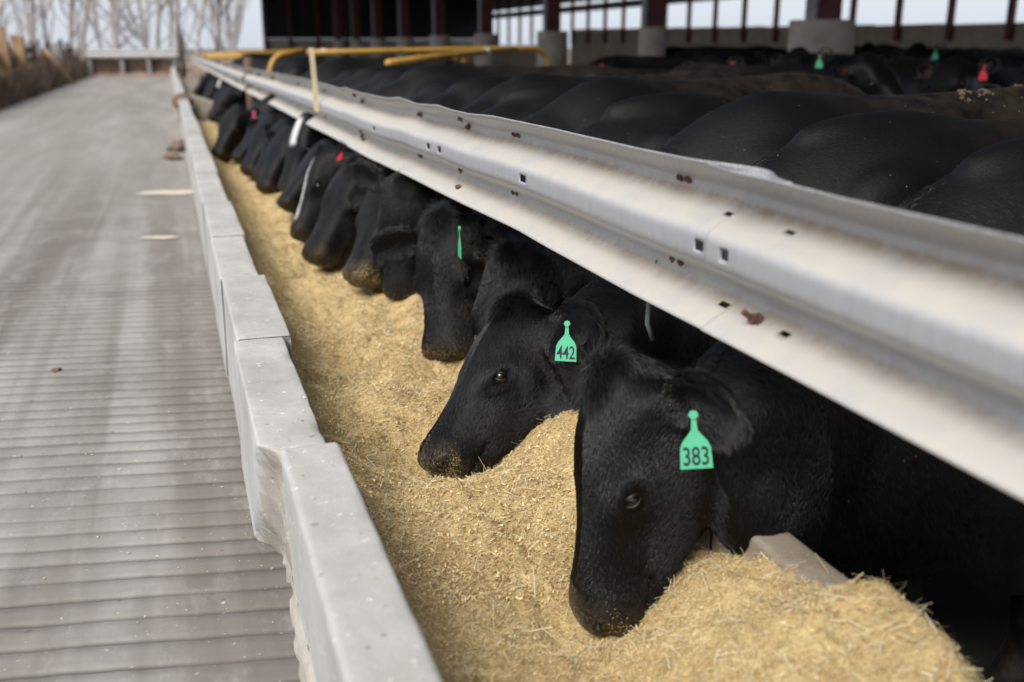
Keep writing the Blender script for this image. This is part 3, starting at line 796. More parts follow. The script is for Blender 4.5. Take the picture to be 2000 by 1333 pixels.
# small clods on the road
for i, (x, y, r3, lab) in enumerate([(.02, 14.0, (.13, .75, .07), 'brown clods of dried manure heaped against the kerb'), (-.03, 12.5, (.12, .35, .05), 'flattened brown clod just in front of the kerb heap'), (-.54, 4.2, (.018, .03, .007), 'small flat tan clod on the near road, left of the kerb')]):
    tag(lump('manure_clod', (x, y, .0), r3, M['clod'], 20+i, None, 3, .9), lab, 'clod')

# ------------------------------------------------------------------ cattle
def mat_coat():
    m, nt, b = mat_new('black_coat', .50, 0, .17)
    v = coords(nt)
    k = sep(nt, attr(nt, 'mask'))
    c = ramp(nt, noise(nt, v, 5, 6, .65), [(.35, (.0018, .0019, .0023)), (.65, (.0042, .0040, .0040))])
    # dried mud on the back and pale specks of chaff in the coat
    mud = N(nt, 'ShaderNodeMath', operation='MULTIPLY'); nt.links.new(attr(nt, 'mud', 'Fac'), mud.inputs[0])
    nt.links.new(ramp(nt, noise(nt, v, 9, 10, .75), [(.38, g(0)), (.62, g(1))]), mud.inputs[1])
    c = mix(nt, mud.outputs[0], c, (.034, .025, .017))
    vo = N(nt, 'ShaderNodeTexVoronoi'); vo.inputs['Scale'].default_value = 34; nt.links.new(v, vo.inputs['Vector'])
    sp_ = N(nt, 'ShaderNodeMath', operation='MULTIPLY'); nt.links.new(ramp(nt, vo.outputs['Distance'], [(.045, g(1)), (.08, g(0))]), sp_.inputs[0])
    nt.links.new(ramp(nt, noise(nt, v, 6, 4, .6), [(.5, g(0)), (.62, g(1))]), sp_.inputs[1])
    c = mix(nt, sp_.outputs[0], c, (.36, .27, .15))
    c = mix(nt, k[2], c, (.045, .026, .020))
    dust = N(nt, 'ShaderNodeMath', operation='MULTIPLY'); nt.links.new(k[1], dust.inputs[0])
    nt.links.new(ramp(nt, noise(nt, v, 120, 8, .8), [(.47, g(0)), (.62, g(.9))]), dust.inputs[1])
    c = mix(nt, dust.outputs[0], c, (.38, .28, .13))
    c = mix(nt, k[0], c, (.58, .57, .55))
    nt.links.new(c, b.inputs['Base Color'])
    b.inputs['Sheen Weight'].default_value = .03; b.inputs['Sheen Roughness'].default_value = .4
    b.inputs['Sheen Tint'].default_value = (.6, .7, .9, 1)
    n1 = bump(nt, b, noise(nt, coords(nt, (1, 1, .35)), 30, 5, .6), .06, .01)
    bump(nt, b, noise(nt, coords(nt, (.30, 1, .45)), 190, 5, .7), .42, .005, n1)
    return m
M['coat'] = mat_coat()
def mat_hair():
    m, nt, b = mat_new('black_hair', .30, 0, .52)
    hi = N(nt, 'ShaderNodeHairInfo')
    c = ramp(nt, hi.outputs['Random'], [(0, (.0013, .0014, .0019)), (.8, (.0036, .0035, .0040)), (1, (.016, .011, .008))])
    nt.links.new(c, b.inputs['Base Color'])
    return m
M['hair'] = mat_hair()
M['eye'], _nt, _b = mat_new('dark_eye', .10, 0, .5); _b.inputs['Base Color'].default_value = (.006, .004, .0035, 1); _b.inputs['Coat Weight'].default_value = .3
M['lid'], _nt, _b = mat_new('eyelid_skin', .45, 0, .5); _b.inputs['Base Color'].default_value = (.018, .013, .012, 1)
def plastic(name, col):
    m = simple(name, col, .45, 0, .08, 30, .05); return m
M['tag_green'] = plastic('green_tag', (.085, .47, .26)); M['tag_red'] = plastic('red_tag', (.62, .02, .045)); M['tag_pink'] = plastic('pink_tag', (.75, .13, .22))
M['ink'], _nt, _b = mat_new('tag_ink', .6); _b.inputs['Base Color'].default_value = (.012, .016, .03, 1)

HEAD = [(-.050, -.050, -.17, .060, -.09, 2.0, 2.0, 0), (-.025, -.014, -.25, .095, -.09, 2.2, 2.0, 0), (.02, .006, -.30, .114, -.09, 2.4, 1.9, 0), (.07, .014, -.330, .121, -.09, 2.7, 1.85, 0),
        (.12, .016, -.345, .122, -.09, 2.9, 1.85, 0), (.165, .012, -.338, .121, -.09, 3.0, 1.85, 0), (.21, .004, -.315, .114, -.09, 2.9, 1.9, 0), (.255, -.004, -.288, .102, -.09, 2.8, 2.0, .04),
        (.30, -.010, -.260, .091, -.09, 2.6, 2.1, .06), (.345, -.013, -.236, .084, -.09, 2.5, 2.2, .08), (.385, -.015, -.217, .082, -.09, 2.5, 2.3, .1), (.42, -.015, -.203, .085, -.092, 2.6, 2.5, .12),
        (.452, -.017, -.193, .090, -.094, 2.9, 2.6, .15), (.482, -.024, -.182, .090, -.096, 3.1, 2.7, .18), (.504, -.036, -.168, .080, -.098, 3.0, 2.7, .2), (.517, -.058, -.146, .056, -.10, 2.6, 2.4, .2)]
def resample(A, k=3):
    A = np.asarray(A, float); Q = np.vstack([2*A[0]-A[1], A, 2*A[-1]-A[-2]]); out = []
    for i in range(len(A)-1):
        p0, p1, p2, p3 = Q[i:i+4]
        for t in np.arange(k)/k:
            out.append(.5*((2*p1)+(p2-p0)*t+(2*p0-5*p1+4*p2-p3)*t*t+(3*p1-p0-3*p2+p3)*t**3))
    out.append(A[-1]); return np.array(out)
def se_ring(hw, hu, hd, et, eb, Nn=28):
    t = np.arange(Nn)*2*np.pi/Nn; c, s = np.cos(t), np.sin(t)
    e = np.where(c > 0, et, eb)
    return np.sign(s)*np.abs(s)**(2/e)*hw, np.where(c > 0, hu, hd)*np.sign(c)*np.abs(c)**(2/e)
def loft_add(mb, rings):
    m = len(rings[0]); V = np.vstack(rings); K = len(rings)
    F = [(k*m+i, k*m+(i+1) % m, (k+1)*m+(i+1) % m, (k+1)*m+i) for k in range(K-1) for i in range(m)]
    F += [tuple(range(m))[::-1], tuple((K-1)*m+i for i in range(m))]
    mb.add(V.tolist(), F)
def ellipsoid_add(mb, c, ax, r, n=14):
    """ax 3x3 rows = axes"""
    rings = []
    for k in range(1, n):
        ph = math.pi*k/n; t = np.arange(18)*2*np.pi/18
        L = np.stack([np.full(18, math.cos(ph))*r[0], np.sin(ph)*np.cos(t)*r[1], np.sin(ph)*np.sin(t)*r[2]], -1)
        rings.append(np.asarray(c)+L @ np.asarray(ax))
    loft_add(mb, rings)
def unit(v): v = np.asarray(v, float); return v/np.linalg.norm(v)

def cow_mesh(poll, axis, roll=0.0, tall=1.0, voxel=.010, ears=((.0, .0), (.0, .0)), spread=1.0, seed=1, legs=True, white=None, belly=1.0, headscale=1.0, dust=1.0, smooth=5, jowl=0.0):
    """cow in local coordinates: +x forward, +y left, z up, hooves at 0, withers above the origin"""
    mb = MB()
    r_ = np.random.default_rng(seed)
    # trunk
    T = [(-1.60, 1.09, .96, .07), (-1.56, 1.15, .80, .15), (-1.46, 1.205, .66, .225), (-1.30, 1.25, .58, .275), (-1.08, 1.275, .54, .295), (-.85, 1.265, .50, .30), (-.6, 1.255, .47, .325),
         (-.35, 1.25, .455, .345), (-.1, 1.262, .46, .335), (.08, 1.268, .37, .32), (.22, 1.235, .33, .30), (.38, 1.16, .31, .27), (.54, 1.06, .35, .21), (.66, .95, .47, .13)]
    rings = []
    for x, zt, zb, hw in resample(T, 4):
        zt = zt*tall if x < .1 else zt*(1+(tall-1)*max(0, .6-x)/.5); zc = zb+(zt-zb)*.50; hw *= belly
        y, z = se_ring(hw, zt-zc, zc-zb, 1.72 if x > -.9 else 1.95, 2.2+.8*float(sstep(-.1, .3, x)), 36)
        rings.append(np.stack([np.full(36, x), y, z+zc], -1))
    loft_add(mb, rings)
    for sy in (-1, 1):      # shoulder and thigh masses
        ellipsoid_add(mb, (.10, sy*.19*belly, .82), np.eye(3), (.27, .13, .34)); ellipsoid_add(mb, (-1.28, sy*.19, .85), np.eye(3), (.26, .12, .34))
        ellipsoid_add(mb, (-1.12, sy*.19, 1.16), np.eye(3), (.16, .09, .07))
    ellipsoid_add(mb, (.0, 0, 1.20), np.eye(3), (.32, .09, .08))
    for sy in (-1, 1): ellipsoid_add(mb, (.20, sy*.19, .58), np.eye(3), (.22, .125, .30))
    # head frame
    a = unit(axis); P = np.asarray(poll, float)
    n0 = np.array([1.0, 0, .35]); n0 = unit(n0-a*n0.dot(a)); l0 = np.cross(n0, a)   # left
    if l0[1] < 0: l0 = -l0
    c, s = math.cos(roll), math.sin(roll)
    n = n0*c+l0*s; l = l0*c-n0*s
    hs = headscale
    def H(s_, n_, l_): return P+(a*s_+n*n_*1.05+l*l_*1.13)*hs
    # neck
    C0 = np.array([.02, 0, .90]); C3 = H(.085, -.165, jowl*.6)
    tin = unit(C3-C0); C1 = C0+np.array([.34, 0, .02]); C2 = C3-unit(tin*.9-np.array([0, 0, .12]))*.24
    rings = []
    for k in range(29):
        t = k/28; p = (1-t)**3*C0+3*(1-t)**2*t*C1+3*(1-t)*t*t*C2+t**3*C3
        d = 3*(1-t)**2*(C1-C0)+6*(1-t)*t*(C2-C1)+3*t*t*(C3-C2); d = unit(d)
        lw = (1-t); side = unit(np.array([0, 1., 0])*(1-t)+l*t); side = unit(side-d*side.dot(d)); up = np.cross(d, side)
        hu = np.interp(t, [0, .3, .65, 1], [.34, .285, .185, .095]); hd = np.interp(t, [0, .3, .65, 1], [.50, .55, .52, .36]); hw = np.interp(t, [0, .3, .65, 1], [.26, .225, .165, .122])
        y, z = se_ring(hw, hu, hd, 1.85, 1.7, 28)
        rings.append(p+y[:, None]*side+z[:, None]*up)
    loft_add(mb, rings)
    # dewlap
    # head
    rings = []
    for s_, tp, bt, hw, zc, et, eb, tl in resample(HEAD, 3):
        y, z = se_ring(hw, tp-zc, zc-bt, et, eb)
        rings.append(np.array([H(s_+tl*zz, zc+zz, yy) for yy, zz in zip(y, z)]))
    loft_add(mb, rings)
    Ax = np.stack([a, n, l])
    for sl in (-1, 1):
        ellipsoid_add(mb, H(.205, -.044, sl*.086), Ax, (.060*hs, .040*hs, .036*hs))      # orbit
        ellipsoid_add(mb, H(.140, -.215, sl*.074), Ax, (.120*hs, .100*hs, .046*hs))      # cheek muscle
        ellipsoid_add(mb, H(.470, -.070, sl*.050), Ax, (.042*hs, .048*hs, .046*hs))      # nostril wing
        ellipsoid_add(mb, H(.27, -.118, sl*.080), Ax, (.11*hs, .018*hs, .022*hs))        # facial crest
        ellipsoid_add(mb, H(.025, -.085, sl*.100), Ax, (.045*hs, .045*hs, .035*hs))      # ear base
    ellipsoid_add(mb, H(.150, -.315, jowl), Ax, (.165*hs, .115*hs, .085*hs))
    ellipsoid_add(mb, H(-.012, -.028, 0), Ax, (.055*hs, .040*hs, .080*hs)); ellipsoid_add(mb, H(.435, -.180, 0), Ax, (.058*hs, .034*hs, .058*hs))
    # ears
    ear_frames = []
    for (sl, (lift, fwd, *swp)) in zip((1, -1), ears):
        sw = swp[0] if swp else 0.0
        base = H(.022, -.088, sl*.104)
        ed = unit(l*sl*.93-a*(.05-.0)+n*(-.12+fwd)+np.array([0, 0, lift]))
        ed = unit(ed*(1-sw)+sw*(l*sl*.62-n*.62-a*.12+np.array([0, 0, .10])))
        q = unit((n*.80+a*.55+l*sl*.12)*(1-sw)+sw*(l*sl*.72+n*.60+a*.22)); q = unit(q-ed*q.dot(ed)); wd = np.cross(ed, q)
        rings = []
        for t, w in ((0, .032), (.12, .044), (.3, .064), (.5, .073), (.68, .067), (.83, .050), (.94, .028), (1, .009)):
            cc = base+ed*(.235*hs*spread*(1-.22*sw)*t)-q*.012*math.sin(t*3.1)+np.array([0, 0, -.035])*t*t
            vv = np.linspace(-1, 1, 9); th = .0085*(1-.4*t)
            cup = (.62*(1-t)**.8+.16)*w
            o_ = [cc+wd*v_*w*hs+q*(cup*(v_*v_-.6))-q*th for v_ in vv]; i_ = [cc+wd*v_*w*hs*.97+q*(cup*(v_*v_-.6))+q*th for v_ in vv[::-1]]
            rings.append(np.array(o_+i_))
        loft_add(mb, rings)
        ear_frames.append((base, ed, q, wd))
    if legs:
        for sy in (-1, 1):
            dxl = float(r_.normal(0, .05))
            mb.tube([(.13, sy*.18, .75), (.14+dxl*.3, sy*.185, .50), (.12+dxl, sy*.18, .40), (.13+dxl, sy*.18, .24), (.13+dxl, sy*.18, .12), (.16+dxl, sy*.18, .055), (.17+dxl, sy*.18, .0)],
                    [.15, .095, .075, .055, .052, .06, .065], 14)
            dxl = float(r_.normal(0, .06))
            mb.tube([(-1.22, sy*.12, .88), (-1.14+dxl*.3, sy*.20, .62), (-1.30+dxl, sy*.19, .46), (-1.34+dxl, sy*.185, .38), (-1.31+dxl, sy*.18, .22), (-1.30+dxl, sy*.18, .11), (-1.26+dxl, sy*.18, .05), (-1.25+dxl, sy*.18, .0)],
                    [.13, .13, .075, .058, .047, .047, .055, .06], 14)
        mb.tube([(-1.56, 0, 1.14), (-1.63, 0, 1.08), (-1.66, .01, .9), (-1.66, .01, .6), (-1.65, 0, .42), (-1.65, 0, .32)], [.04, .035, .026, .022, .04, .012], 10)
    me = bpy.data.meshes.new('tmp'); me.from_pydata([tuple(v) for v in mb.V], [], mb.F); me.update()
    o = bpy.data.objects.new('tmp', me); COL.objects.link(o)
    md = o.modifiers.new('r', 'REMESH'); md.mode = 'VOXEL'; md.voxel_size = voxel
    dg = bpy.context.evaluated_depsgraph_get(); dg.update()
    out = bpy.data.meshes.new_from_object(o.evaluated_get(dg))
    bpy.data.objects.remove(o); bpy.data.meshes.remove(me)
    out.name = 'cow'
    nv = len(out.vertices); co = np.empty(nv*3, np.float32); out.vertices.foreach_get('co', co); co = co.reshape(-1, 3).astype(float)
    # smooth the joins; ears and muzzle keep more of their edge
    ne = len(out.edges); ed_ = np.empty(ne*2, np.int32); out.edges.foreach_get('vertices', ed_); e0, e1 = ed_[::2], ed_[1::2]
    deg = np.bincount(e0, minlength=nv)+np.bincount(e1, minlength=nv)
    wS = np.ones(nv)
    for base, ed, q, wd in ear_frames:
        d = co-base; t = d @ ed; wS = np.where((t > .03) & (np.linalg.norm(d, axis=1) < .27), .16, wS)
    hm = (co-P) @ a/hs; wS = np.where((hm > .42) & (np.linalg.norm(co-P, axis=1) < .7), wS*.5, wS)
    for it in range(int(smooth*(.0075/voxel)**1.3*5)+2):
        av_ = np.stack([np.bincount(e0, weights=co[e1, j], minlength=nv)+np.bincount(e1, weights=co[e0, j], minlength=nv) for j in range(3)], -1)/np.maximum(deg, 1)[:, None]
        co = co+(av_-co)*(.55*wS)[:, None]
    out.vertices.foreach_set('co', co.astype(np.float32).ravel()); out.update()
    nr = np.empty(nv*3, np.float32); out.vertices.foreach_get('normal', nr); nr = nr.reshape(-1, 3).astype(float)
    L = (co-P)/hs; hsv, hn, hl = L @ a, (L @ n)/1.05, (L @ l)/1.13
    inhead = (hsv > -.05) & (hsv < .56) & (hn > -.30) & (hn < .06) & (np.abs(hl) < .15)
    off = np.zeros(nv)
    # eye sockets, nostrils, mouth line, brow
    eyes = []
    for sl in (-1, 1):
        du, dv = hsv-.214, hn+.058
        e = np.sqrt((du/.030)**2+(dv/.017)**2); sel = inhead & (hl*sl > .06)
        off[sel] += np.where(e < 1, -.007*(1-e*e), 0)[sel]+(.0030*np.exp(-((e-1.6)/.35)**2))[sel]
        e2 = np.sqrt(((du-.055)/.05)**2+((dv+.012)/.03)**2); off[sel] -= (.006*np.exp(-e2**2))[sel]        # hollow below the eye
        e3 = np.sqrt(((hsv-.115)/.05)**2+((hn+.05)/.035)**2); off[sel] -= (.010*np.exp(-e3**2))[sel]       # temple hollow
        cand = np.where(sel & (e < .8))[0]
        if len(cand):
            k = cand[np.argmax(hl[cand]*sl)]
        eyes.append(H(.215, -.058, sl*(.1005)))
        e = np.sqrt(((hsv-.492+.25*(hn+.06))/.020)**2+((hn+.070)/.014)**2+((hl-sl*.056)/.024)**2); off[inhead] -= (.026*np.exp(-e**2))[inhead]
        mline = -.112+.06*(.5-hsv)
        selm = inhead & (hsv > .37) & (np.abs(hl) > .0)
        off[selm] -= (.005*np.exp(-((hn-mline+.030)/.008)**2))[selm]
    co2 = co+nr*(off*hs)[:, None]
    # subtle muscle/skin folds on the neck and trunk
    fold = .004*vnoise(co[:, 0]*3.1+seed, co[:, 2]*2.6+co[:, 1]*2, 11+seed)+.0012*vnoise(co[:, 0]*9+seed, co[:, 2]*5+co[:, 1]*5, 12+seed)
    co2 = co2+nr*(fold*(~inhead))[:, None]
    out.vertices.foreach_set('co', co2.astype(np.float32).ravel()); out.update()
    # masks: white patch, muzzle dust, brown inner ear
    mk = np.zeros((nv, 3))
    if white is not None:
        for (s0, s1, lc, lw, nlow) in white:
            w = sstep(s0-.02, s0+.02, hsv)*sstep(s1+.02, s1-.02, hsv)*sstep(lw+.012, lw-.012, np.abs(hl-lc+.030*vnoise(hsv*14, hl*0, 5)+.012*vnoise(hsv*60, hl*30, 7)))*(hn > nlow)*inhead
            mk[:, 0] = np.maximum(mk[:, 0], w)
    mk[:, 1] = sstep(.42, .56, hsv+.05*vnoise(hn*18+seed, hl*18, 6)+.25*np.clip(-hn-.12, 0, .1))*inhead*dust
    for base, ed, q, wd in ear_frames:
        d = co-base; t = d @ ed; k = (t > .0) & (t < .15*hs) & (np.abs(d @ wd) < .045*hs) & (nr @ q > .35) & (t > .05) & (np.linalg.norm(d, axis=1) < .2)
        mk[:, 2] = np.maximum(mk[:, 2], k*sstep(.15, .03, t)*.9)
    set_color(out, 'mask', mk)
    mud = np.clip((co[:, 2]-.95)*2.2, 0, 1)*np.clip((-.05-co[:, 0])*2, 0, 1)+np.clip((.55-co[:, 2])*1.6, 0, .8)
    av = out.attributes.new('mud', 'FLOAT', 'POINT'); av.data.foreach_set('value', np.clip(mud, 0, 1).astype(np.float32))
    out.polygons.foreach_set('use_smooth', [True]*len(out.polygons))
    info = dict(P=P, a=a, n=n, l=l, hs=hs, ears=ear_frames, eyes=eyes, H=H)
    return out, info

def eyeball_mesh():
    bm = bmesh.new(); bmesh.ops.create_uvsphere(bm, u_segments=20, v_segments=12, radius=.0185)
    me = bpy.data.meshes.new('eye'); bm.to_mesh(me); bm.free(); me.polygons.foreach_set('use_smooth', [True]*len(me.polygons)); me.materials.append(M['eye']); return me
EYE = eyeball_mesh()
def tag_mesh(mat, w=.062, h=.062):
    mb = MB(); k = w/.062
    poly = [(-.031*k, -h), (.031*k, -h), (.029*k, -.022), (.024*k, -.010), (.012*k, .004), (.006*k, .012), (.0045*k, .034), (.010*k, .040), (.006*k, .048), (-.006*k, .048), (-.010*k, .040), (-.0045*k, .034), (-.006*k, .012), (-.012*k, .004), (-.024*k, -.010), (-.029*k, -.022)]
    mb.prism(poly, -.0008, .0008); mb.prism([(.0085*k*math.cos(i*.5236), .041+.0085*k*math.sin(i*.5236)) for i in range(12)], -.004, .0035)
    me = bpy.data.meshes.new('ear_tag'); me.from_pydata([tuple(v) for v in mb.V], [], mb.F); me.update(); me.materials.append(mat); return me
TAGS = {c: tag_mesh(M['tag_'+c]) for c in ('green', 'red', 'pink')}
def number_mesh(txt):
    cu = bpy.data.curves.new('n', 'FONT'); cu.body = txt; cu.size = .050; cu.align_x = 'CENTER'; cu.align_y = 'CENTER'; cu.offset = .0006
    o = bpy.data.objects.new('n', cu); COL.objects.link(o)
    dg = bpy.context.evaluated_depsgraph_get(); dg.update()
    me = bpy.data.meshes.new_from_object(o.evaluated_get(dg)); bpy.data.objects.remove(o)
    me.materials.clear(); me.materials.append(M['ink']); return me

def lid_mesh():
    V = []; n = 28; R = .0185
    for k, (f_, dr) in enumerate(((1.0, .0006), (1.12, .0030), (1.4, .0038), (1.75, .0010), (2.2, -.006))):
        for i in range(n):
            t = 2*math.pi*i/n; c, s_ = math.cos(t), math.sin(t)
            u = .0165*f_*c; v = (.0088 if s_ > 0 else .0075)*f_**1.15*s_*(1-.25*abs(c)**3)
            rr_2 = min(.97, (u*u+v*v)/(R*R)); w = R*math.sqrt(1-rr_2)+dr
            V.append((u, v, w))
    me = mesh_np('eyelid', V, grid_faces(5, n, True)); me.polygons.foreach_set('use_smooth', [True]*len(me.polygons)); me.materials.append(M['lid']); return me
LID = lid_mesh()
def add_eyes(root, info, lids=False):
    for j, e in enumerate(info['eyes']):
        if lids:
            sl = (-1, 1)[j]; w = unit(info['l']*sl+info['n']*.18); u = info['a']*.63+info['n']*.82; u = unit(u-w*u.dot(w)); v = np.cross(w, u)
            Mx = Matrix(((u[0], v[0], w[0], e[0]), (u[1], v[1], w[1], e[1]), (u[2], v[2], w[2], e[2]), (0, 0, 0, 1))) @ Matrix.Scale(info['hs'], 4)
            k2 = bpy.data.objects.new('eyelid', LID); COL.objects.link(k2); k2.parent = root; k2.matrix_local = Mx
        k = bpy.data.objects.new('eye', EYE); COL.objects.link(k); k.parent = root; k.location = e
        k.scale = (info['hs'],)*3
def add_tag(root, pos, face, colour, txt=None, scale=1.0, lean=0.0):
    """pos and face given in cow-local coordinates"""
    z = unit(face); y = unit(np.array([0, 0, 1.])-z*z[2]); x = np.cross(y, z)
    Mx = Matrix(((x[0], y[0], z[0], pos[0]), (x[1], y[1], z[1], pos[1]), (x[2], y[2], z[2], pos[2]), (0, 0, 0, 1))) @ Matrix.Rotation(lean, 4, 'Z') @ Matrix.Scale(scale, 4)
    o = bpy.data.objects.new('ear_tag', TAGS[colour]); COL.objects.link(o); o.parent = root; o.matrix_local = Mx
    o['label'] = '%s plastic ear tag' % colour+(' numbered '+txt if txt else '')
    if txt:
        nm = bpy.data.objects.new('tag_number', number_mesh(txt)); COL.objects.link(nm); nm.parent = o
        nm.location = (0, -.040, .0013); nm.scale = (.70, 1.0, 1)
    return o

def add_hair(root, me, info, n, seed, length=.016, xmin=.30, radius=.00045, tuft=True, ear_long=True):
    """short coat as real curves, longer on the poll and ear rims; rooted over the side one can see into the bunk from"""
    r = np.random.default_rng(seed)
    me.calc_loop_triangles()
    nt_ = len(me.loop_triangles); ti = np.empty(nt_*3, np.int32); me.loop_triangles.foreach_get('vertices', ti); ti = ti.reshape(-1, 3)
    nv = len(me.vertices); co = np.empty(nv*3, np.float32); me.vertices.foreach_get('co', co); co = co.reshape(-1, 3).astype(float)
    nr = np.empty(nv*3, np.float32); me.vertices.foreach_get('normal', nr); nr = nr.reshape(-1, 3).astype(float)
    A, B, C = co[ti[:, 0]], co[ti[:, 1]], co[ti[:, 2]]
    area = np.linalg.norm(np.cross(B-A, C-A), axis=1)/2; cen = (A+B+C)/3
    rw = root.matrix_world; Rm = np.array(rw.to_3x3()); camL = Rm.T @ (CAM-np.array(rw.translation))
    nn = nr[ti].mean(1); vis = ((camL-cen)*nn).sum(1)/np.linalg.norm(camL-cen, axis=1)
    P, a, nv_, l = info['P'], info['a'], info['n'], info['l']
    Lc = cen-P; hs_, hn_, hl_ = Lc @ a, Lc @ nv_, Lc @ l
    dh = np.linalg.norm(cen-(P+a*.2), axis=1)
    w = area*(vis > -.45)*sstep(xmin-.15, xmin+.40, cen[:, 0])**2*(cen[:, 2] > .35)*np.where(dh < .4, 2.2, 1.0)
    w *= np.where(hs_ > .44, .15, 1)
    for e in info['eyes']:
        w *= np.linalg.norm(cen-e, axis=1) > .030
    pollw = np.exp(-((hs_+.005)/.05)**2-((hl_)/.055)**2)*(hn_ > -.07)
    earw = np.zeros(len(cen))
    for base, ed, q, wd in info['ears']:
        d = cen-base; t = d @ ed; earw = np.maximum(earw, ((t > .05) & (t < .24) & (np.abs(d @ wd) < .09) & (np.abs(d @ q) < .08)).astype(float))
    w = w*(1+5*pollw*tuft+1.2*earw)
    idx = r.choice(nt_, n, p=w/w.sum())
    u, v = r.random((2, n)); fl = u+v > 1; u[fl], v[fl] = 1-u[fl], 1-v[fl]
    root_p = A[idx]+(B-A)[idx]*u[:, None]+(C-A)[idx]*v[:, None]; nn = nn[idx]; nn /= np.linalg.norm(nn, axis=1)[:, None]
    pw = pollw[idx]*tuft; ew = earw[idx]*ear_long
    hsx = hs_[idx]; head = np.clip((hsx+.06)/.06, 0, 1)*(dh[idx] < .5)
    flow = np.where(head[:, None] > .5, a[None]*.9+l[None]*np.sign(hl_[idx])[:, None]*.35, np.array([-.55, 0, -.8])[None])
    swirl = np.stack([vnoise(root_p[:, 0]*9, root_p[:, 2]*9, 3), vnoise(root_p[:, 1]*9, root_p[:, 2]*9, 4), vnoise(root_p[:, 0]*9, root_p[:, 1]*9, 5)], -1)
    flow = flow+swirl*.8+r.normal(0, .10, (n, 3))
    flow += pw[:, None]*(l[None]*(hl_[idx]/.06)[:, None]*1.0+r.normal(0, .9, (n, 3)))
    for base, ed, q, wd in info['ears']:
        d = root_p-base; m_ = (np.linalg.norm(d, axis=1) < .24)*ew
        flow = flow*(1-m_[:, None]*.8)+m_[:, None]*(ed*.9+np.array([0, 0, -.5])+wd*(d @ wd)[:, None]*10)
    flow -= nn*(flow*nn).sum(1)[:, None]; flow /= np.linalg.norm(flow, axis=1)[:, None]+1e-6
    ln = length*(.55+.8*r.random(n))*np.where(head > .5, .75, 1.0)*(1+3.6*pw+1.1*ew)
    K = 4; tt = np.linspace(0, 1, K)
    raise_ = ((.16+.24*r.random(n))*np.where(head > .5, 1.2, 1.0)+1.3*pw*r.random(n)+.25*ew)[:, None]
    pts = np.stack([root_p+(flow*t+nn*raise_*(t-.55*t*t))*ln[:, None]+np.array([0, 0, -.12])*(ln*t*t)[:, None] for t in tt], 1)
    hc = bpy.data.hair_curves.new('coat'); hc.add_curves([K]*n)
    hc.position_data.foreach_set('vector', pts.astype(np.float32).ravel())
    ra = hc.attributes.get('radius') or hc.attributes.new('radius', 'FLOAT', 'POINT')
    ra.data.foreach_set('value', (np.tile(np.array([1, .85, .6, .12]), n)*radius*(.7+.6*np.repeat(r.random(n), K))).astype(np.float32))
    hc.materials.append(M['hair'])
    o = bpy.data.objects.new('coat_hair', hc); COL.objects.link(o); o.parent = root
    return o

FLOOR = -.2
def place(root, xw, yw, heading):
    root.location = (xw, yw, FLOOR); root.rotation_euler = (0, 0, heading)
    root.rotation_mode = 'XYZ'
    Mx = Matrix.Translation((xw, yw, FLOOR)) @ Matrix.Rotation(heading, 4, 'Z')
    root.matrix_world = Mx
    return Mx
def hero(label, xw, yw, head_deg, poll, muz, roll, voxel, hair=0, hl=.016, hrad=.00045, tagspec=None, group='cattle eating at the feed bunk', crumbs=0, **kw):
    """a cow at the bunk: withers at (xw, yw), poll and muzzle tip in world metres"""
    Mx = Matrix.Translation((xw, yw, FLOOR)) @ Matrix.Rotation(rad(head_deg), 4, 'Z'); Mi = Mx.inverted()
    p = np.array(Mi @ Vector(poll)); m = np.array(Mi @ Vector(muz)); ax = m-p
    hs = kw.pop('headscale', float(np.linalg.norm(ax)/.52))
    me, info = cow_mesh(p, ax, rad(roll), voxel=voxel, headscale=hs, **kw)
    me.materials.append(M['coat'])
    o = bpy.data.objects.new('cow', me); COL.objects.link(o); o.matrix_world = Mx
    tag(o, label, 'cow', group)
    add_eyes(o, info, voxel < .0095)
    if tagspec:
        for (pos, face, colr, txt, sc_, ln_) in tagspec:
            pl = np.array(Mi @ Vector(pos)); fl = np.array(Mi.to_3x3() @ Vector(face)); add_tag(o, pl, fl, colr, txt, sc_, ln_)
    if hair: add_hair(o, me, info, hair, 5, hl, radius=hrad)
    if crumbs:
        r = random.Random(len(label)); nvx = len(me.vertices); co = np.empty(nvx*3, np.float32); me.vertices.foreach_get('co', co); co = co.reshape(-1, 3)
        L = (co-info['P'])/info['hs']; hs_ = L @ info['a']; hn_ = L @ info['n']; hl_ = L @ info['l']
        w = np.clip((hs_+.35*np.clip(-hn_-.10, 0, .1)-.43)/.09, 0, 1)*(hs_ < .56)*(np.abs(hl_) < .13)*(hn_ > -.26)*np.clip(vnoise(hl_*28, hn_*28+hs_*20, 3)*4+.5, .02, 2)
        idx = np.random.default_rng(4).choice(nvx, crumbs, p=w/w.sum()); mb = MB()
        for i in idx:
            v = me.vertices[int(i)]; q = v.normal.to_track_quat('Z', 'Y').to_matrix().to_4x4(); sz = r.uniform(.0004, .0012)
            mb.box(-sz, sz, -sz*.6, sz*.6, .001, .001+sz, Matrix.Translation(v.co) @ q @ Matrix.Translation((r.uniform(-.006, .006), r.uniform(-.006, .006), 0)) @ Matrix.Rotation(r.uniform(0, 6), 4, 'Z') @ Matrix.Rotation(r.uniform(-.6, .6), 4, 'X'))
        fo = mb.build('feed_on_muzzle', M['crumb'], o); fo['kind'] = 'stuff'
    return o, info

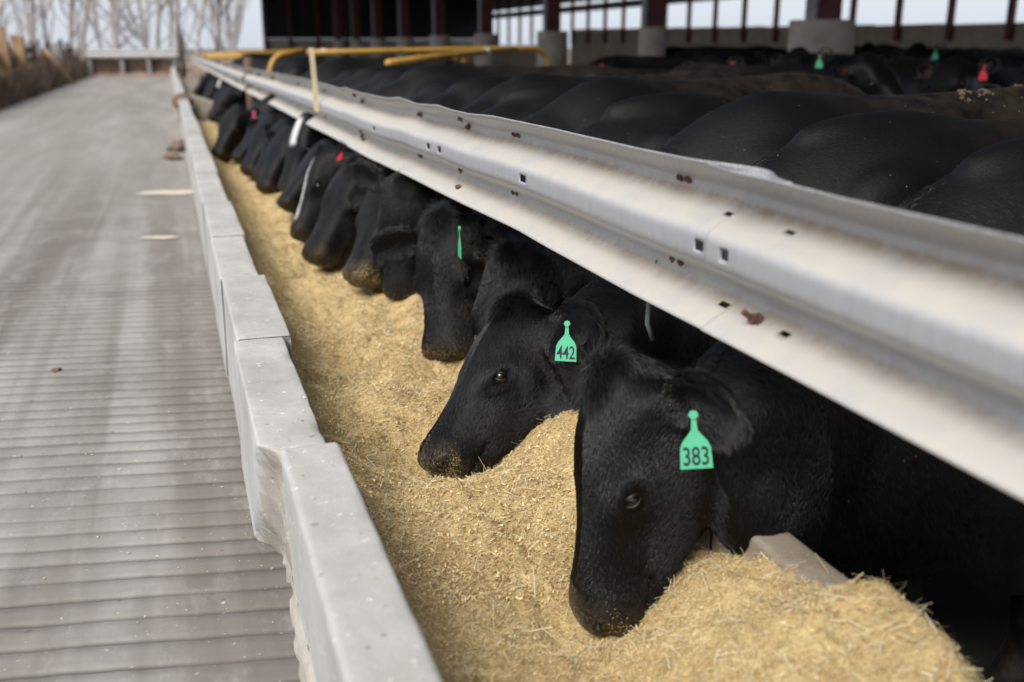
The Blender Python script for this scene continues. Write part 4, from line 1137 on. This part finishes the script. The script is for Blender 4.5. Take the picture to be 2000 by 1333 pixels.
def at(px, py, Y=None, depth=None):
    """world point seen at a photo pixel, used only to read off coordinates while laying the herd out"""
    f = 1944.0; F_ = np.array([math.sin(YAW)*math.cos(PITCH), math.cos(YAW)*math.cos(PITCH), -math.sin(PITCH)])
    R_ = np.array([math.cos(YAW), -math.sin(YAW), 0]); U_ = np.cross(R_, F_)
    d = F_*f+R_*(px-1000)-U_*(py-666.5)
    return CAM+d*(Y/d[1] if Y else depth/f)

HERO = True
h383, i383 = hero('nearest black cow with green ear tag 383, head down in the feed', 1.88, 1.70, 178, (.80, 1.815, .585), (.69, 1.74, .065), -5.5, .009, 110000, .017,
     tagspec=[((.862, 1.520, .560), (-.42, -1, .30), 'green', '383', .97, .09)], seed=2, jowl=.10, crumbs=1100, ears=((.10, .15, .5), (.0, 0)))
h442, i442 = hero('black cow with green ear tag 442, muzzle buried in the feed', 1.93, 2.38, 176, (.893, 2.70, .52), (.542, 2.54, .15), 1.6, .009, 100000, .017,
     tagspec=[((.948, 2.383, .500), (-.62, -.75, .25), 'green', '442', .98, .05)], seed=3, jowl=.12, crumbs=2000, ears=((.12, .15, .5), (.0, 0)))
h3, _ = hero('black cow with shaggy poll half hidden behind the cow tagged 442', 2.02, 3.08, 178, (1.05, 3.15, .575), (.86, 2.96, .15), 38, .013, 50000, .02, seed=4, tall=1.03, jowl=.04, belly=.95, ears=((0, .1), (-.12, .0)), spread=1.0)
h4, _ = hero('black cow with one large hairy ear drooping over the feed', 1.92, 3.68, 178, (.885, 3.53, .635), (.80, 3.34, .17), 30, .013, 45000, .018, seed=5, tall=0.97, ears=((.1, .2), (-.18, .45)), spread=1.3,
     tagspec=[((.915, 3.33, .60), (-.95, .1, .0), 'green', None, 1.0, 0)])
h5, _ = hero('black cow looking down the bunk with broad dusty blue-black forehead', 2.0, 4.45, 187, (.925, 4.20, .69), (.86, 4.10, .20), 60, .0135, 24000, .016, seed=6, tall=1.04, belly=.94, ears=((0, 0), (.7, -.4)), dust=.5)
h6, _ = hero('black cow with pale feed-caked muzzle lifted from the feed', 1.92, 4.98, 177, (.935, 4.66, .675), (.675, 4.42, .26), 30, .0135, 20000, .016, seed=7, tall=.98, crumbs=800, ears=((.05, .3), (.0, .2)), dust=1.6)
h7, _ = hero('black cow with head low and long forehead, in front of the white-striped cow', 2.02, 5.55, 183, (.87, 5.23, .675), (.555, 5.05, .24), 22, .0135, 16000, .016, seed=8, tall=1.03, belly=.92, ears=((.1, .0), (.0, 0)), dust=.5)
h8, _ = hero('black cow with white stripe down its face and red ear tag', 1.95, 6.15, 180, (.79, 5.92, .675), (.545, 5.78, .22), -2, .0145, 8000, .016, seed=9, white=[(.05, .42, .0, .032, -.035)], ears=((0, .1), (0, .0)), dust=.5,
     tagspec=[((.895, 5.74, .66), (-.5, -1, 0), 'red', None, 1.25, 0)])

# further along the bunk: four shared poses, copied cow by cow
def local_pose(poll, muz, roll, seed, voxel=.0165, **kw):
    ax = np.array(muz)-np.array(poll); me, info = cow_mesh(poll, ax, rad(roll), voxel=voxel, headscale=1.03, seed=seed, dust=.45, **kw); me.materials.append(M['coat']); return me, info
POSE = {'eat_a': local_pose((1.06, .12, .87), (1.45, .24, .47), 12, 21, ears=((.1, .2), (.05, .3))), 'eat_b': local_pose((1.10, -.05, .84), (1.38, .16, .44), 30, 22, ears=((.1, .1), (.1, .2))), 'white': local_pose((1.05, .1, .92), (1.25, .28, .48), 25, 23, white=[(.0, .20, .0, .030, -.05)])}
def herd(label, x, y, deg, pose, tags=(), group='cattle eating at the feed bunk', dz=0.0):
    me, info = POSE[pose]
    o = bpy.data.objects.new('cow', me); COL.objects.link(o)
    o.matrix_world = Matrix.Translation((x, y, FLOOR+dz+.018*min(8, max(0, x-4)))) @ Matrix.Rotation(rad(deg), 4, 'Z') @ Matrix.Scale(1+.04*math.sin(x*7+y*5), 4); tag(o, label, 'cow', group)
    add_eyes(o, info)
    for colr, side, sc_ in tags:
        base, ed, q, wd = info['ears'][0 if side > 0 else 1]
        p = base+ed*.10+q*.02+np.array([0, 0, -.05]); cl = np.array(o.matrix_world.inverted() @ Vector(CAM))-p
        add_tag(o, p, cl*np.array([1, 1, .2]), colr, None, sc_)
    return o
for (lab, x, y, deg, pose, tg) in [
    ('black cow just beyond the white-striped one, feed on its nose', 1.95, 6.95, 180, 'eat_a', ()), ('black and white-faced cow tucked under the guardrail', 1.98, 7.55, 178, 'white', ()),
    ('black cow stretching its neck low toward the kerb', 1.90, 8.15, 183, 'eat_b', ()), ('black cow with bright pink ear tag near the slanting end wall', 1.72, 10.6, 186, 'eat_b', (('pink', 1, 1.6),)), ('black cow one place this side of the pink-tagged one', 1.85, 9.9, 182, 'eat_a', ()), ('black cow three places this side of the slanting end wall', 1.9, 9.2, 184, 'eat_b', ()),
    ('black cow under the rail past the pink-tagged one', 2.2, 11.6, 180, 'eat_a', ()), ('black cow under the rail by the rusty post', 2.25, 12.6, 180, 'eat_b', ()), ('black cow hard against the rusty post', 2.25, 13.5, 180, 'eat_a', ()),
    ('black cow with small dark red tag between the pink-tagged and white-faced ones', 1.95, 8.6, 180, 'eat_b', (('red', 1, 1.0),))]:
    herd(lab, x, y, deg, pose, tg)
far = [(15.4, 'eat_a', ()), (16.3, 'eat_b', (('red', 1, .95),)), (17.3, 'eat_a', ()), (18.4, 'eat_b', ()), (19.6, 'white', ()), (20.8, 'eat_a', (('pink', 1, 2.0),)), (22.2, 'eat_b', ()), (24, 'eat_a', ()), (26, 'eat_b', ())]
for i, (y, ps, tg) in enumerate(far):
    lab = {4: 'white-faced cow at the far stretch of bunk', 5: 'pink-tagged cow at the far stretch of bunk', 1: 'red-tagged cow at the far stretch of bunk'}.get(i, 'black cow feeding at the far stretch of bunk, %s beyond the slanting end wall' % ORD[i])
    herd(lab, 1.9, y, 180+random.uniform(-6, 8), ps, tg, 'cattle at the far stretch of bunk')
# dried dung and chaff caked on the backs
M['cake'] = simple('dried_dung_flakes', (.12, .09, .052), .95, 0, .6, 60, .5)
def caked(cow, spots_, name='dried_mud', seed=1):
    r = random.Random(seed); mb = MB(); me = cow.data
    vs_ = [v for v in me.vertices if v.co.z > 1.1]
    for (cx_, cy_, sp_, k) in spots_:
        near = [v for v in vs_ if abs(v.co.x-cx_) < sp_ and abs(v.co.y-cy_) < sp_*.55]
        for _ in range(k):
            if not near: break
            v = r.choice(near); q = v.normal.to_track_quat('Z', 'Y').to_matrix().to_4x4(); sz = r.uniform(.003, .011)*(1.6 if r.random() < .1 else 1)
            n_ = r.randint(5, 7); poly = [(sz*r.uniform(.5, 1.2)*math.cos(6.283*i/n_), sz*.7*r.uniform(.5, 1.2)*math.sin(6.283*i/n_)) for i in range(n_)]
            mb.prism(poly, -.002, r.uniform(.003, .009), Matrix.Translation(v.co) @ q @ Matrix.Rotation(r.uniform(0, 6), 4, 'Z') @ Matrix.Rotation(r.uniform(-.3, .3), 4, 'X'))
    o = mb.build(name, M['cake'], cow); o['kind'] = 'stuff'
caked(h442, [(-.80, .03, .10, 70), (-1.0, .0, .09, 70), (-.62, .1, .05, 30)], seed=3)
caked(h3, [(-1.1, 0, .12, 50), (-.75, .05, .08, 30)], seed=4)
caked(h4, [(-.7, 0, .1, 40)], seed=6)
# unseen cows added out of frame to keep light off the pen floor
for lab, x, y, deg in (('unseen black cow added to block light, turned away from the bunk beside the cow tagged 383', 3.45, 1.15, 2), ('unseen black cow added to block light, turned away from the bunk at the near end of the rail', 3.6, .42, -4)):
    herd(lab, x, y, deg, 'eat_b', (), 'cattle standing in the pen')
# loose cattle standing in the pen
POSE['stand_a'] = local_pose((.78, .05, 1.34), (1.18, .10, 1.02), 0, 31, ears=((.1, .2), (.1, .2)))
POSE['stand_b'] = local_pose((.80, .10, 1.18), (1.10, .35, .80), 10, 32, ears=((.1, .2), (.1, .2)))
r = random.Random(12)
loose = [('cow with red ear tag, head up in the middle of the pen', 5.3, 8.9, 215, 'stand_a', (('red', 1, .95),)), ('cow with red tag standing behind the nearest backs at the right edge', 4.75, 4.35, 200, 'stand_a', (('red', 1, .95),)),
         ('cow with slanting red tag right of the green-tagged ones', 6.1, 6.5, 205, 'stand_a', (('red', 1, .95),)), ('cow with green tag below the broad concrete pier', 6.0, 8.2, 200, 'stand_a', (('green', 1, .95),)),
         ('cow with head raised and green tag in front of the back wall', 8.6, 9.7, 195, 'stand_a', (('green', 1, .95),)), ('cow with red tag below the curved end of the yellow pipe', 5.6, 12.2, 200, 'stand_b', (('red', 1, 1.7),)),
         ('cow with red tag beside the wooden lath', 2.6, 14.6, 220, 'stand_b', (('red', 1, 1.5),))]
pts = [(l[1], l[2]) for l in loose]
for l in loose: herd(l[0], l[1], l[2], l[3], l[4], l[5], 'cattle standing in the pen')
cnt = 0
for k in range(6000):
    y = r.uniform(2.6, 34); x = r.uniform(4.6, min(18.5, 4.8+y*1.05))
    if y > 8.5 and x/y < .5 and not (y < 13 and x < 5.2): continue
    if x > 9 and min(math.hypot(x-10, y-(14.3+6.12*j)) for j in range(5)) < 1.3: continue
    if all(math.hypot((x-a), (y-b)*1.25) > 1.35 for a, b in pts):
        pts.append((x, y)); cnt += 1
        herd('plain black cow without visible tag in the crowd filling the pen', x, y, r.choice([180, 190, 170, 0, 20, 340, 90, 270, 225])+r.uniform(-15, 15), r.choice(['stand_b', 'eat_a', 'eat_b', 'stand_b', 'stand_b', 'stand_a']), (), 'crowd of cattle in the pen', r.uniform(-.05, .03))
    if cnt >= 70: break
